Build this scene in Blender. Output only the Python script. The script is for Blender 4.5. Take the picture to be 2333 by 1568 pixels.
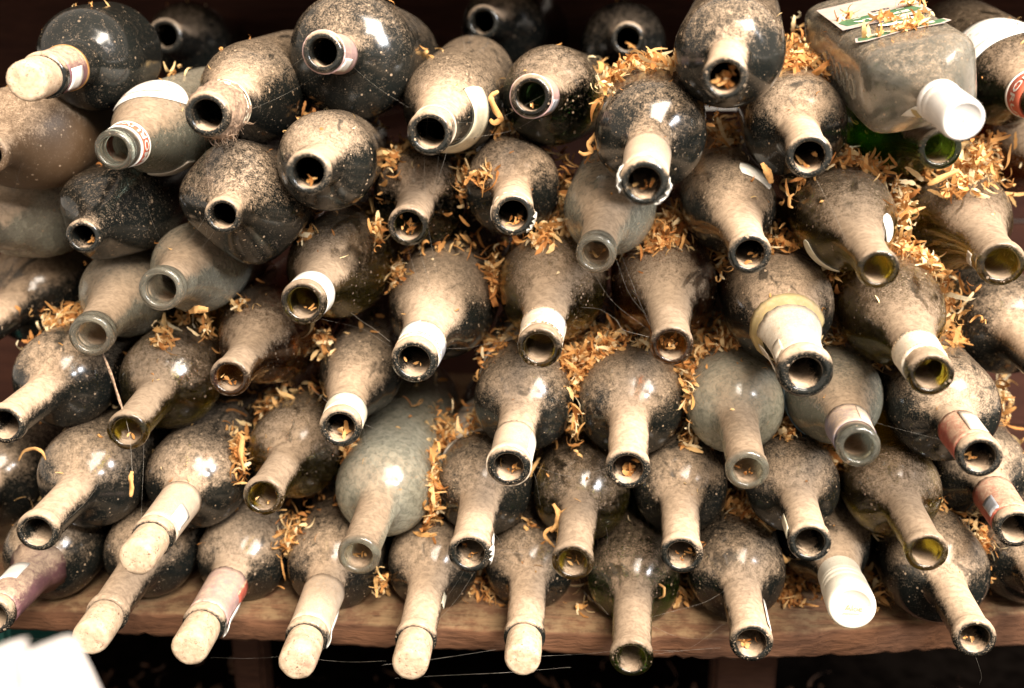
import bpy, bmesh, math, random
import numpy as np
from mathutils import Vector, Matrix

SC = bpy.context.scene
for o in list(bpy.data.objects):
    bpy.data.objects.remove(o, do_unlink=True)
COL = SC.collection
rnd = random.Random(7)
NR = np.random.RandomState(11)

# ------------------------------------------------------------------ camera
CAMZ = 0.4155
YAW, PITCH = math.radians(3.1957), math.radians(16.5434)
FPX, PW, PH = 2400.0, 2332.0, 1568.0
F = Vector((-math.sin(YAW) * math.cos(PITCH), math.cos(YAW) * math.cos(PITCH), -math.sin(PITCH)))
RT = Vector((math.cos(YAW), math.sin(YAW), 0.0))
UP = RT.cross(F)
CAMLOC = Vector((0, 0, CAMZ))
cam_d = bpy.data.cameras.new("camera")
cam_d.sensor_width = 36.0
cam_d.lens = FPX / PW * 36.0
cam_d.clip_start, cam_d.clip_end = 0.02, 60.0
cam_d.dof.use_dof = True
cam_d.dof.focus_distance = 0.70
cam_d.dof.aperture_fstop = 4.0
cam = bpy.data.objects.new("camera", cam_d)
cm = Matrix((RT, UP, -F)).transposed().to_4x4()
cm.translation = CAMLOC
cam.matrix_world = cm
COL.objects.link(cam)
SC.camera = cam

# ------------------------------------------------------------------ world and lamps
world = bpy.data.worlds.new("World")
SC.world = world
world.use_nodes = True
bg = world.node_tree.nodes["Background"]
bg.inputs[0].default_value = (1.0, 0.86, 0.71, 1)
bg.inputs[1].default_value = 0.40


def area(name, loc, target, sx, sy, power, col):
    l = bpy.data.lights.new(name, "AREA")
    l.shape = "RECTANGLE"
    l.size, l.size_y, l.energy, l.color = sx, sy, power, col
    o = bpy.data.objects.new(name, l)
    COL.objects.link(o)
    o.location = loc
    o.rotation_euler = (Vector(target) - Vector(loc)).to_track_quat("-Z", "Y").to_euler()
    return o


area("doorway_light", (0.72, -0.62, 1.80), (0.0, 0.72, 0.08), 1.4, 1.0, 88, (1.0, 0.885, 0.75))
area("window_light", (1.35, -0.55, 1.25), (0.1, 0.75, 0.2), 0.26, 0.42, 20, (0.93, 0.96, 1.0))

SC.view_settings.view_transform = "Standard"
SC.view_settings.look = "None"
SC.view_settings.exposure = 1.22
SC.view_settings.gamma = 1.0
SC.view_settings.use_curve_mapping = False
SC.render.engine = "CYCLES"
SC.cycles.use_denoising = True
SC.cycles.max_bounces = 12
SC.cycles.transmission_bounces = 10
SC.cycles.transparent_max_bounces = 12
SC.cycles.sample_clamp_indirect = 4.0
SC.cycles.caustics_refractive = False
SC.cycles.caustics_reflective = False


def unproj(u, v, z):
    """a point z metres in front of the photographer, used to read positions off the photograph"""
    return CAMLOC + z * (F + RT * ((u - PW / 2) / FPX) + UP * ((PH / 2 - v) / FPX))


def on_plane_z(u, v, zz):
    d = F + RT * ((u - PW / 2) / FPX) + UP * ((PH / 2 - v) / FPX)
    return CAMLOC + d * ((zz - CAMZ) / d.z)


# ------------------------------------------------------------------ materials
class NT:
    def __init__(self, name):
        self.m = bpy.data.materials.new(name)
        self.m.use_nodes = True
        self.t = self.m.node_tree
        self.t.nodes.clear()
        self.out = self.t.nodes.new("ShaderNodeOutputMaterial")

    def n(self, typ, **kw):
        nd = self.t.nodes.new(typ)
        for k, v in kw.items():
            if k.startswith("i_"):
                key = k[2:]
                key = int(key) if key.isdigit() else key.replace("_", " ")
                sock = nd.inputs[key]
                if hasattr(v, "links") or hasattr(v, "is_linked"):
                    self.t.links.new(v, sock)
                else:
                    sock.default_value = v
            else:
                setattr(nd, k, v)
        return nd

    def link(self, a, b):
        self.t.links.new(a, b)

    def math(self, op, a, b=None, c=None, clamp=False):
        nd = self.t.nodes.new("ShaderNodeMath")
        nd.operation = op
        nd.use_clamp = clamp
        for i, x in enumerate((a, b, c)):
            if x is None:
                continue
            if hasattr(x, "is_linked"):
                self.t.links.new(x, nd.inputs[i])
            else:
                nd.inputs[i].default_value = x
        return nd.outputs[0]

    def rng(self, x, a, b, c=0.0, d=1.0, smooth=True):
        nd = self.t.nodes.new("ShaderNodeMapRange")
        nd.interpolation_type = "SMOOTHSTEP" if smooth else "LINEAR"
        self.t.links.new(x, nd.inputs[0])
        for i, v in enumerate((a, b, c, d)):
            nd.inputs[1 + i].default_value = v
        return nd.outputs[0]

    def noise(self, vec, scale, detail=3.0, rough=0.55, dist=0.0):
        nd = self.n("ShaderNodeTexNoise")
        nd.inputs["Scale"].default_value = scale
        nd.inputs["Detail"].default_value = detail
        nd.inputs["Roughness"].default_value = rough
        nd.inputs["Distortion"].default_value = dist
        self.t.links.new(vec, nd.inputs["Vector"])
        return nd.outputs["Fac"]

    def mixcol(self, f, a, b):
        nd = self.t.nodes.new("ShaderNodeMix")
        nd.data_type = "RGBA"
        for s, x in ((0, f), (6, a), (7, b)):
            if hasattr(x, "is_linked"):
                self.t.links.new(x, nd.inputs[s])
            else:
                nd.inputs[s].default_value = x if s == 0 else (*x, 1) if len(x) == 3 else x
        return nd.outputs[2]


def prin(nt, col, rough=0.5, metal=0.0, trans=0.0, ior=1.5, spec=None, normal=None, coat=0.0):
    p = nt.n("ShaderNodeBsdfPrincipled")
    if hasattr(col, "is_linked"):
        nt.link(col, p.inputs["Base Color"])
    else:
        p.inputs["Base Color"].default_value = (*col, 1)
    if hasattr(rough, "is_linked"):
        nt.link(rough, p.inputs["Roughness"])
    else:
        p.inputs["Roughness"].default_value = rough
    p.inputs["Metallic"].default_value = metal
    p.inputs["Transmission Weight"].default_value = trans
    p.inputs["IOR"].default_value = ior
    p.inputs["Coat Weight"].default_value = coat
    if spec is not None:
        p.inputs["Specular IOR Level"].default_value = spec
    if normal is not None:
        nt.link(normal, p.inputs["Normal"])
    return p


DUST_A, DUST_B = (0.55, 0.402, 0.278), (0.36, 0.258, 0.174)


def dust_nodes(nt, fixed=None, neck=True):
    """dust that has settled on whatever faces up; thick on the necks, mottled on the bodies"""
    tc = nt.n("ShaderNodeTexCoord")
    oi = nt.n("ShaderNodeObjectInfo")
    sh = nt.n("ShaderNodeVectorMath", operation="SCALE")
    nt.link(oi.outputs["Location"], sh.inputs[0])
    sh.inputs["Scale"].default_value = 7.3
    ad = nt.n("ShaderNodeVectorMath", operation="ADD")
    nt.link(tc.outputs["Object"], ad.inputs[0])
    nt.link(sh.outputs[0], ad.inputs[1])
    vec = ad.outputs[0]
    geo = nt.n("ShaderNodeNewGeometry")
    sx = nt.n("ShaderNodeSeparateXYZ", i_0=geo.outputs["Normal"])
    nz = sx.outputs[2]
    so = nt.n("ShaderNodeSeparateXYZ", i_0=tc.outputs["Object"])
    y = so.outputs[1]
    big = nt.noise(vec, 38, 2.0, 0.5)
    mid = nt.noise(vec, 240, 6.0, 0.62, 0.7)
    fine = nt.noise(vec, 900, 3.0, 0.6)
    # swept scratches and fibres in the dust
    mp = nt.n("ShaderNodeMapping")
    mp.inputs["Scale"].default_value = (1.0, 0.28, 1.0)
    mp.inputs["Rotation"].default_value = (0.3, 0.2, 0.5)
    nt.link(vec, mp.inputs[0])
    fib = nt.noise(mp.outputs[0], 640, 4.0, 0.65, 2.4)
    if fixed is None:
        at = nt.n("ShaderNodeAttribute", attribute_type="OBJECT", attribute_name="dust")
        dens = at.outputs["Fac"]
    else:
        v = nt.n("ShaderNodeValue")
        v.outputs[0].default_value = fixed
        dens = v.outputs[0]
    if neck:  # inside the neck dust lies only along the bottom
        no = nt.n("ShaderNodeVectorMath", operation="MULTIPLY", i_0=tc.outputs["Normal"])
        nt.link(tc.outputs["Object"], no.inputs[1])
        sn = nt.n("ShaderNodeSeparateXYZ", i_0=no.outputs[0])
        inner = nt.math("LESS_THAN", nt.math("ADD", sn.outputs[0], sn.outputs[2]), 0.0)
        nz = nt.math("SUBTRACT", nz, nt.math("MULTIPLY", inner, 0.42))
    up = nt.math("ADD", nz, nt.math("MULTIPLY", nt.math("SUBTRACT", big, 0.5), 0.9))
    upf = nt.rng(up, -0.08, 0.66)
    if neck:
        nsh = nt.n("ShaderNodeAttribute", attribute_type="OBJECT", attribute_name="neck_shift").outputs["Fac"]
        nk = nt.rng(nt.math("ADD", y, nsh), 0.045, 0.105, 1.0, 0.0)
        # coverage = density on the body, nearly closed on the neck
        inv = nt.math("SUBTRACT", 1.0, dens)
        full = nt.math("ADD", dens, nt.math("MULTIPLY", inv, nt.math("MULTIPLY", nk, 0.85)))
    else:
        full = dens
    cov = nt.math("MULTIPLY", upf, full)
    br = nt.math("ADD", nt.math("MULTIPLY", nt.math("SUBTRACT", mid, 0.5), 0.98),
                 nt.math("ADD", nt.math("MULTIPLY", nt.math("SUBTRACT", fine, 0.5), 1.25),
                         nt.math("MULTIPLY", nt.math("SUBTRACT", fib, 0.5), 0.70)))
    x = nt.math("ADD", cov, nt.math("MULTIPLY", br, nt.rng(cov, 0.0, 0.95, 1.0, 0.62)))
    fac = nt.rng(x, 0.06, 0.94)
    # the film on the bodies is thinner than the crust on the necks
    cap = nt.rng(y, 0.045, 0.115, 0.98, 0.55) if neck else None
    if neck:
        fac = nt.math("MULTIPLY", fac, cap)
        cl = nt.n("ShaderNodeAttribute", attribute_type="OBJECT", attribute_name="clean").outputs["Fac"]
        fac = nt.math("MULTIPLY", fac, nt.rng(nt.math("SUBTRACT", y, cl), -0.004, 0.003))
    # wiped and rubbed places, different on every bottle
    mw_ = nt.n("ShaderNodeMapping")
    mw_.inputs["Scale"].default_value = (1.0, 0.45, 1.0)
    nt.link(vec, mw_.inputs[0])
    wipe = nt.rng(nt.noise(mw_.outputs[0], 34, 3.0, 0.55, 1.6), 0.585, 0.68)
    wipe = nt.math("MULTIPLY", wipe, nt.rng(y, 0.05, 0.085, 0.12, 0.75) if neck else 0.3)
    fac = nt.math("MULTIPLY", fac, nt.math("SUBTRACT", 1.0, wipe))
    # stray flecks stuck to the bare glass
    vo = nt.n("ShaderNodeTexVoronoi", feature="F1")
    vo.inputs["Scale"].default_value = 270
    vo.inputs["Randomness"].default_value = 1.0
    nt.link(vec, vo.inputs["Vector"])
    dsz = nt.rng(nt.noise(vec, 130, 1.0), 0.42, 0.75, 0.05, 0.30)
    fl = nt.math("LESS_THAN", vo.outputs["Distance"], dsz)
    pick = nt.math("GREATER_THAN", nt.n("ShaderNodeSeparateColor", i_0=vo.outputs["Color"]).outputs[0], 0.48)
    fl = nt.math("MULTIPLY", nt.math("MULTIPLY", fl, pick), nt.rng(dens, 0.0, 0.5, 0.35, 0.8))
    fac = nt.math("MAXIMUM", fac, fl, clamp=True)
    if neck:  # grit and nicks round the rim
        nick = nt.math("MULTIPLY", nt.rng(nt.noise(vec, 1150, 3.0, 0.6), 0.60, 0.66), nt.rng(big, 0.42, 0.6))
        nick = nt.math("MULTIPLY", nick, nt.math("MULTIPLY", nt.rng(y, 0.003, 0.008, 0.8, 0.0), nt.rng(dens, 0.02, 0.3)))
        fac = nt.math("MAXIMUM", fac, nick, clamp=True)
    col = nt.mixcol(nt.rng(mid, 0.3, 0.7), DUST_B, DUST_A)
    if neck:  # the crust on the necks is paler than the brown film on the bodies
        col = nt.mixcol(nt.rng(y, 0.05, 0.12, 0.0, 0.75), col, (0.365, 0.256, 0.164))
    col = nt.mixcol(nt.rng(oi.outputs["Random"], 0.0, 1.0, 0.0, 0.22, False), col, (0.33, 0.268, 0.20))
    return fac, col, mid, fine, vec, y, nz


def finish(nt, base, fac, col, mid, fine, film=0.0, thru=0.0, y=None):
    bmp = nt.n("ShaderNodeBump")
    bmp.inputs["Strength"].default_value = 0.35
    bmp.inputs["Distance"].default_value = 0.0006
    nt.link(nt.math("ADD", mid, fine), bmp.inputs["Height"])
    d = prin(nt, col, 1.0, spec=0.1, normal=bmp.outputs[0])
    if film:  # pale dust haze on clear glass, also painting in the brightness of lit glass
        hz = prin(nt, (0.74, 0.715, 0.575), 1.0, spec=0.1)
        h2 = nt.n("ShaderNodeBsdfTranslucent", i_0=(0.74, 0.715, 0.575, 1))
        hm = nt.n("ShaderNodeMixShader", i_0=0.5)
        nt.link(hz.outputs[0], hm.inputs[1])
        nt.link(h2.outputs[0], hm.inputs[2])
        bm2 = nt.n("ShaderNodeMixShader", i_0=nt.math("MULTIPLY", nt.rng(mid, 0.3, 0.72, film * 0.6, film * 1.3), nt.rng(y, 0.010, 0.03, 0.32, 1.0)))
        nt.link(base.outputs[0], bm2.inputs[1])
        nt.link(hm.outputs[0], bm2.inputs[2])
        base = bm2
    if thru:
        tr = nt.n("ShaderNodeBsdfTranslucent", i_0=col)
        m2 = nt.n("ShaderNodeMixShader", i_0=thru)
        nt.link(d.outputs[0], m2.inputs[1])
        nt.link(tr.outputs[0], m2.inputs[2])
        d = m2
    mx = nt.n("ShaderNodeMixShader", i_0=fac)
    nt.link(base.outputs[0], mx.inputs[1])
    nt.link(d.outputs[0], mx.inputs[2])
    nt.link(mx.outputs[0], nt.out.inputs[0])


def glass_mat(name, col, trans, rough=0.15, film=0.0, thru=0.0, neck=True):
    nt = NT(name)
    fac, dc, mid, fine, vec, y, nz = dust_nodes(nt, neck=neck)
    r = nt.math("ADD", rough, nt.math("MULTIPLY", nt.rng(mid, 0.45, 0.7), 0.10))
    b = prin(nt, col, r, trans=trans, ior=1.5)
    finish(nt, b, fac, dc, mid, fine, film, thru, y)
    return nt.m


GL = {
    "dark": glass_mat("black_glass", (0.008, 0.009, 0.008), 0.0),
    "darkgreen": glass_mat("dark_green_glass", (0.06, 0.13, 0.045), 1.0, thru=0.3),
    "green": glass_mat("green_glass", (0.22, 0.48, 0.05), 1.0, thru=0.4),
    "olive": glass_mat("olive_glass", (0.55, 0.48, 0.055), 1.0, thru=0.38),
    "amber": glass_mat("amber_glass", (0.60, 0.26, 0.05), 1.0, thru=0.38),
    "pale": glass_mat("pale_green_glass", (0.86, 0.94, 0.82), 1.0, film=0.40, thru=0.45),
    "aqua": glass_mat("aqua_glass", (0.80, 0.94, 0.89), 1.0, film=0.24, thru=0.45),
    "brown": glass_mat("brown_stoneware_glass", (0.085, 0.050, 0.026), 0.0, 0.5),
    "frosty": glass_mat("hazy_clear_glass", (0.97, 0.97, 0.95), 1.0, film=0.11, thru=0.5, neck=False),
    "clear": glass_mat("clear_glass", (0.97, 0.97, 0.94), 1.0, film=0.30, thru=0.45),
}


def coated_mat(name, col, rough=0.5, metal=0.0, dens=0.5, vary=0.12):
    nt = NT(name)
    fac, dc, mid, fine, vec, y, nz = dust_nodes(nt, fixed=dens, neck=False)
    c = nt.mixcol(nt.rng(nt.noise(vec, 160, 3), 0.35, 0.7), tuple(x * (1 - vary * 2) for x in col), col)
    b = prin(nt, c, rough, metal=metal)
    finish(nt, b, fac, dc, mid, fine)
    return nt.m


def plain_mat(name, col, rough=0.6, vary=0.1, scale=200, bump=0.0, spec=0.5):
    nt = NT(name)
    tc = nt.n("ShaderNodeTexCoord")
    nz = nt.noise(tc.outputs["Object"], scale, 4)
    c = nt.mixcol(nt.rng(nz, 0.3, 0.7), tuple(max(0, x * (1 - vary * 2)) for x in col), col)
    nrm = None
    if bump:
        bm_ = nt.n("ShaderNodeBump")
        bm_.inputs["Strength"].default_value = bump
        bm_.inputs["Distance"].default_value = 0.001
        nt.link(nz, bm_.inputs["Height"])
        nrm = bm_.outputs[0]
    p = prin(nt, c, rough, normal=nrm, spec=spec)
    nt.link(p.outputs[0], nt.out.inputs[0])
    return nt.m


def cork_mat():
    nt = NT("cork")
    tc = nt.n("ShaderNodeTexCoord")
    oi = nt.n("ShaderNodeObjectInfo")
    ad = nt.n("ShaderNodeVectorMath", operation="ADD", i_0=tc.outputs["Object"], i_1=oi.outputs["Location"])
    v = ad.outputs[0]
    a = nt.noise(v, 260, 5, 0.6)
    b = nt.noise(v, 620, 3, 0.6, 1.2)
    pits = nt.math("MULTIPLY", nt.rng(b, 0.58, 0.65), nt.rng(nt.noise(v, 110, 2), 0.40, 0.58))
    c = nt.mixcol(nt.rng(a, 0.3, 0.7), (0.38, 0.275, 0.18), (0.56, 0.435, 0.31))
    c = nt.mixcol(nt.rng(oi.outputs["Random"], 0.0, 1.0, 0.0, 0.4, False), c, (0.42, 0.30, 0.20))
    c = nt.mixcol(nt.math("MULTIPLY", nt.rng(nt.noise(v, 60, 2), 0.55, 0.7), 0.35), c, (0.33, 0.16, 0.12))
    c = nt.mixcol(pits, c, (0.16, 0.08, 0.045))
    bm_ = nt.n("ShaderNodeBump")
    bm_.inputs["Strength"].default_value = 0.5
    bm_.inputs["Distance"].default_value = 0.0008
    nt.link(nt.math("SUBTRACT", a, pits), bm_.inputs["Height"])
    p = prin(nt, c, 0.9, normal=bm_.outputs[0], spec=0.2)
    nt.link(p.outputs[0], nt.out.inputs[0])
    return nt.m


def shaving_mat():
    nt = NT("wood_shaving")
    geo = nt.n("ShaderNodeNewGeometry")
    tc = nt.n("ShaderNodeTexCoord")
    r = geo.outputs["Random Per Island"]
    cr = nt.n("ShaderNodeValToRGB", i_0=r)
    e = cr.color_ramp.elements
    e[0].position, e[0].color = 0.0, (0.44, 0.175, 0.05, 1)
    e[1].position, e[1].color = 1.0, (0.88, 0.74, 0.48, 1)
    for pos, c in ((0.25, (0.60, 0.28, 0.085)), (0.55, (0.70, 0.39, 0.14)), (0.8, (0.80, 0.56, 0.265))):
        k = cr.color_ramp.elements.new(pos)
        k.color = (*c, 1)
    nz = nt.noise(tc.outputs["Object"], 700, 3)
    c = nt.mixcol(nt.math("MULTIPLY", nt.rng(nz, 0.45, 0.8), 0.45), cr.outputs[0], (0.33, 0.13, 0.04))
    p = prin(nt, c, 0.75, spec=0.25)
    tr = nt.n("ShaderNodeBsdfTranslucent", i_0=c)
    mx = nt.n("ShaderNodeMixShader", i_0=0.3)
    nt.link(p.outputs[0], mx.inputs[1])
    nt.link(tr.outputs[0], mx.inputs[2])
    nt.link(mx.outputs[0], nt.out.inputs[0])
    return nt.m


def wood_mat(name, a, b, dusty=0.5):
    nt = NT(name)
    tc = nt.n("ShaderNodeTexCoord")
    mp = nt.n("ShaderNodeMapping", i_0=tc.outputs["Object"])
    mp.inputs["Scale"].default_value = (1.0, 9.0, 9.0)
    g = nt.noise(mp.outputs[0], 9, 6, 0.62, 1.6)
    g2 = nt.noise(mp.outputs[0], 48, 4, 0.6, 0.5)
    st = nt.noise(tc.outputs["Object"], 55, 6, 0.7)
    c = nt.mixcol(nt.rng(g, 0.3, 0.7), a, b)
    c = nt.mixcol(nt.math("MULTIPLY", nt.rng(g2, 0.5, 0.75), 0.55), c, tuple(x * 0.35 for x in a))
    geo = nt.n("ShaderNodeNewGeometry")
    z = nt.n("ShaderNodeSeparateXYZ", i_0=geo.outputs["Normal"]).outputs[2]
    du = nt.math("MULTIPLY", nt.rng(z, 0.3, 0.9), nt.rng(st, 0.38, 0.62, 0.1, 1.0))
    c = nt.mixcol(nt.math("MULTIPLY", du, dusty), c, (0.33, 0.235, 0.125))
    bm_ = nt.n("ShaderNodeBump")
    bm_.inputs["Strength"].default_value = 0.6
    bm_.inputs["Distance"].default_value = 0.002
    nt.link(nt.math("ADD", g, g2), bm_.inputs["Height"])
    p = prin(nt, c, 0.85, spec=0.2, normal=bm_.outputs[0])
    nt.link(p.outputs[0], nt.out.inputs[0])
    return nt.m


MT = {
    "cork": cork_mat(),
    "shaving": shaving_mat(),
    "paper": coated_mat("white_paper", (0.80, 0.76, 0.68), 0.7, dens=0.12),
    "paper_clean": coated_mat("clean_white_paper", (0.72, 0.69, 0.63), 0.6, dens=0.0, vary=0.03),
    "paper_dusty": coated_mat("dusty_cream_paper", (0.70, 0.62, 0.50), 0.8, dens=0.42),
    "cream": coated_mat("cream_paper", (0.72, 0.66, 0.50), 0.7, dens=0.10),
    "grey_paper": coated_mat("grey_paper", (0.52, 0.46, 0.38), 0.8, dens=0.25),
    "faded": coated_mat("faded_label_paper", (0.34, 0.29, 0.275), 0.8, dens=0.35),
    "yellow_paper": coated_mat("yellowed_paper", (0.50, 0.38, 0.17), 0.8, dens=0.35),
    "blue_paper": coated_mat("blue_grey_paper", (0.16, 0.24, 0.28), 0.7, dens=0.2),
    "mauve": coated_mat("mauve_foil", (0.20, 0.095, 0.105), 0.38, 0.25, 0.62),
    "pink": coated_mat("pink_foil", (0.50, 0.33, 0.31), 0.38, 0.2, 0.45),
    "creamfoil": coated_mat("cream_foil", (0.62, 0.50, 0.38), 0.45, 0.1, 0.6),
    "violet": coated_mat("violet_grey_foil", (0.22, 0.19, 0.24), 0.5, 0.1, 0.62),
    "red": coated_mat("red_foil", (0.40, 0.085, 0.055), 0.5, 0.0, 0.62),
    "redband": coated_mat("red_paper_band", (0.60, 0.13, 0.07), 0.55, dens=0.08, vary=0.03),
    "silver": coated_mat("silver_strip", (0.55, 0.57, 0.62), 0.35, 0.5, 0.05),
    "gold": coated_mat("gold_print", (0.42, 0.22, 0.07), 0.4, 0.4, 0.1),
    "white_plastic": coated_mat("white_plastic", (0.62, 0.59, 0.56), 0.4, dens=0.16, vary=0.02),
    "cap_cream": coated_mat("ivory_cap", (0.72, 0.67, 0.56), 0.5, dens=0.10, vary=0.03),
    "ink": plain_mat("black_ink", (0.04, 0.035, 0.035), 0.7),
    "blueink": plain_mat("blue_grey_ink", (0.30, 0.33, 0.42), 0.7),
    "redink": plain_mat("red_ink", (0.55, 0.12, 0.10), 0.7),
    "greenink": plain_mat("green_ink", (0.045, 0.12, 0.05), 0.6, 0.15),
    "brownink": plain_mat("brown_ink", (0.42, 0.28, 0.16), 0.7),
    "crust": plain_mat("cobweb_crust", (0.36, 0.24, 0.16), 0.95, 0.3, 420, 0.9),
    "web": plain_mat("spider_silk", (0.36, 0.32, 0.27), 0.6),
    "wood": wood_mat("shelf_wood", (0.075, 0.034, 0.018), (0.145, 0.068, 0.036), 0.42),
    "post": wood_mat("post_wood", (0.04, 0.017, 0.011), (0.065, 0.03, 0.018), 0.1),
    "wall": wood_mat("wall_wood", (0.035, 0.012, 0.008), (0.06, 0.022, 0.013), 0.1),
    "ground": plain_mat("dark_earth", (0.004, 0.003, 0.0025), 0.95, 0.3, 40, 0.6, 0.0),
    "sheet": plain_mat("white_sheet", (0.44, 0.405, 0.385), 0.7, 0.06),
    "litter": plain_mat("dead_leaves", (0.10, 0.045, 0.022), 0.9, 0.3),
    "teal": plain_mat("teal_paint", (0.03, 0.16, 0.14), 0.5),
}


# ------------------------------------------------------------------ object helpers
def link_mesh(name, verts, faces, mat, parent=None, smooth=True):
    me = bpy.data.meshes.new(name)
    me.from_pydata([tuple(v) for v in verts], [], faces)
    me.polygons.foreach_set("use_smooth", [smooth] * len(me.polygons))
    me.materials.append(mat)
    me.update()
    o = bpy.data.objects.new(name, me)
    COL.objects.link(o)
    if parent is not None:
        o.parent = parent
    return o


def tag(o, label, cat, group=None, kind=None):
    if label:
        o["label"] = label
    if cat:
        o["category"] = cat
    if group:
        o["group"] = group
    if kind:
        o["kind"] = kind
    return o


def pchip(xs, ys, xq):
    xs, ys, xq = map(lambda a: np.asarray(a, float), (xs, ys, xq))
    h = np.diff(xs)
    dl = np.diff(ys) / h
    m = np.zeros(len(xs))
    for i in range(1, len(xs) - 1):
        if dl[i - 1] * dl[i] > 0:
            w1, w2 = 2 * h[i] + h[i - 1], h[i] + 2 * h[i - 1]
            m[i] = (w1 + w2) / (w1 / dl[i - 1] + w2 / dl[i])
    m[0], m[-1] = dl[0], dl[-1]
    k = np.clip(np.searchsorted(xs, xq) - 1, 0, len(xs) - 2)
    t = np.clip((xq - xs[k]) / h[k], 0, 1)
    return ((2 * t**3 - 3 * t**2 + 1) * ys[k] + (t**3 - 2 * t**2 + t) * h[k] * m[k]
            + (-2 * t**3 + 3 * t**2) * ys[k + 1] + (t**3 - t**2) * h[k] * m[k + 1])


def profile(kind, lp, R):
    """control points (distance from the mouth, radius) for the outside of each kind of bottle"""
    lipb = [(0.0, 0.84 * lp), (0.0006, 0.94 * lp), (0.002, lp), (0.0065, lp), (0.0078, 0.975 * lp), (0.0086, 0.92 * lp)]
    if kind == "bdx":
        q = lipb + [(0.012, 0.91 * lp), (0.035, 0.94 * lp), (0.062, 1.00 * lp), (0.0695, 1.08 * lp), (0.0735, 1.30 * lp), (0.0765, 0.62 * R),
                    (0.0805, 0.765 * R), (0.086, 0.885 * R), (0.093, 0.962 * R), (0.104, R), (0.28, R), (0.288, 0.95 * R), (0.291, 0.82 * R)]
    elif kind == "bgy":
        q = lipb + [(0.012, 0.93 * lp), (0.035, 0.99 * lp), (0.052, 1.12 * lp), (0.070, 1.42 * lp), (0.087, 0.74 * R),
                    (0.104, 0.91 * R), (0.120, 0.985 * R), (0.135, R), (0.28, R), (0.288, 0.95 * R), (0.291, 0.82 * R)]
    elif kind == "ridge":
        q = lipb + [(0.012, 0.93 * lp), (0.045, 1.02 * lp), (0.065, 1.35 * lp), (0.078, 0.66 * R), (0.082, 0.72 * R),
                    (0.084, 0.76 * R), (0.0885, 0.765 * R), (0.091, 0.74 * R), (0.102, 0.87 * R), (0.118, 0.985 * R), (0.13, R),
                    (0.28, R), (0.288, 0.95 * R), (0.291, 0.82 * R)]
    elif kind == "beer":
        q = [(0.0, 0.80 * lp), (0.0006, 0.88 * lp), (0.0025, 0.96 * lp), (0.0055, 0.97 * lp), (0.0068, 0.91 * lp), (0.008, 0.91 * lp),
             (0.0095, lp), (0.0125, lp), (0.0142, 0.93 * lp), (0.018, 0.96 * lp), (0.032, 1.06 * lp), (0.050, 1.45 * lp),
             (0.068, 0.78 * R), (0.085, 0.93 * R), (0.105, R), (0.23, R), (0.238, 0.95 * R), (0.241, 0.82 * R)]
    elif kind == "clearb":
        q = [(0.0, 0.86 * lp), (0.0005, 0.93 * lp), (0.0016, 0.98 * lp), (0.0045, 0.98 * lp), (0.0056, 0.93 * lp), (0.007, 0.93 * lp),
             (0.0082, lp), (0.0108, lp), (0.012, 0.94 * lp), (0.016, 0.94 * lp), (0.045, 1.04 * lp), (0.06, 1.25 * lp), (0.074, 0.68 * R),
             (0.086, 0.88 * R), (0.098, 0.98 * R), (0.108, R), (0.25, R), (0.258, 0.95 * R), (0.261, 0.82 * R)]
    elif kind in ("oval", "square", "flask"):
        q = lipb + [(0.012, 0.93 * lp), (0.024, 1.02 * lp), (0.033, 1.25 * lp), (0.045, 0.66 * R), (0.055, 0.86 * R),
                    (0.066, 0.97 * R), (0.080, R), (0.22, R), (0.228, 0.95 * R), (0.231, 0.82 * R)]
    elif kind == "spirit":
        q = [(0.0, 0.86 * lp), (0.0008, lp), (0.004, lp), (0.005, 0.93 * lp), (0.016, 0.95 * lp), (0.026, 1.10 * lp), (0.034, 1.5 * lp),
             (0.040, 0.72 * R), (0.046, 0.90 * R), (0.054, 0.985 * R), (0.064, R), (0.215, R), (0.222, 0.95 * R), (0.225, 0.82 * R)]
    return [a for a, _ in q], [b for _, b in q]


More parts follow.
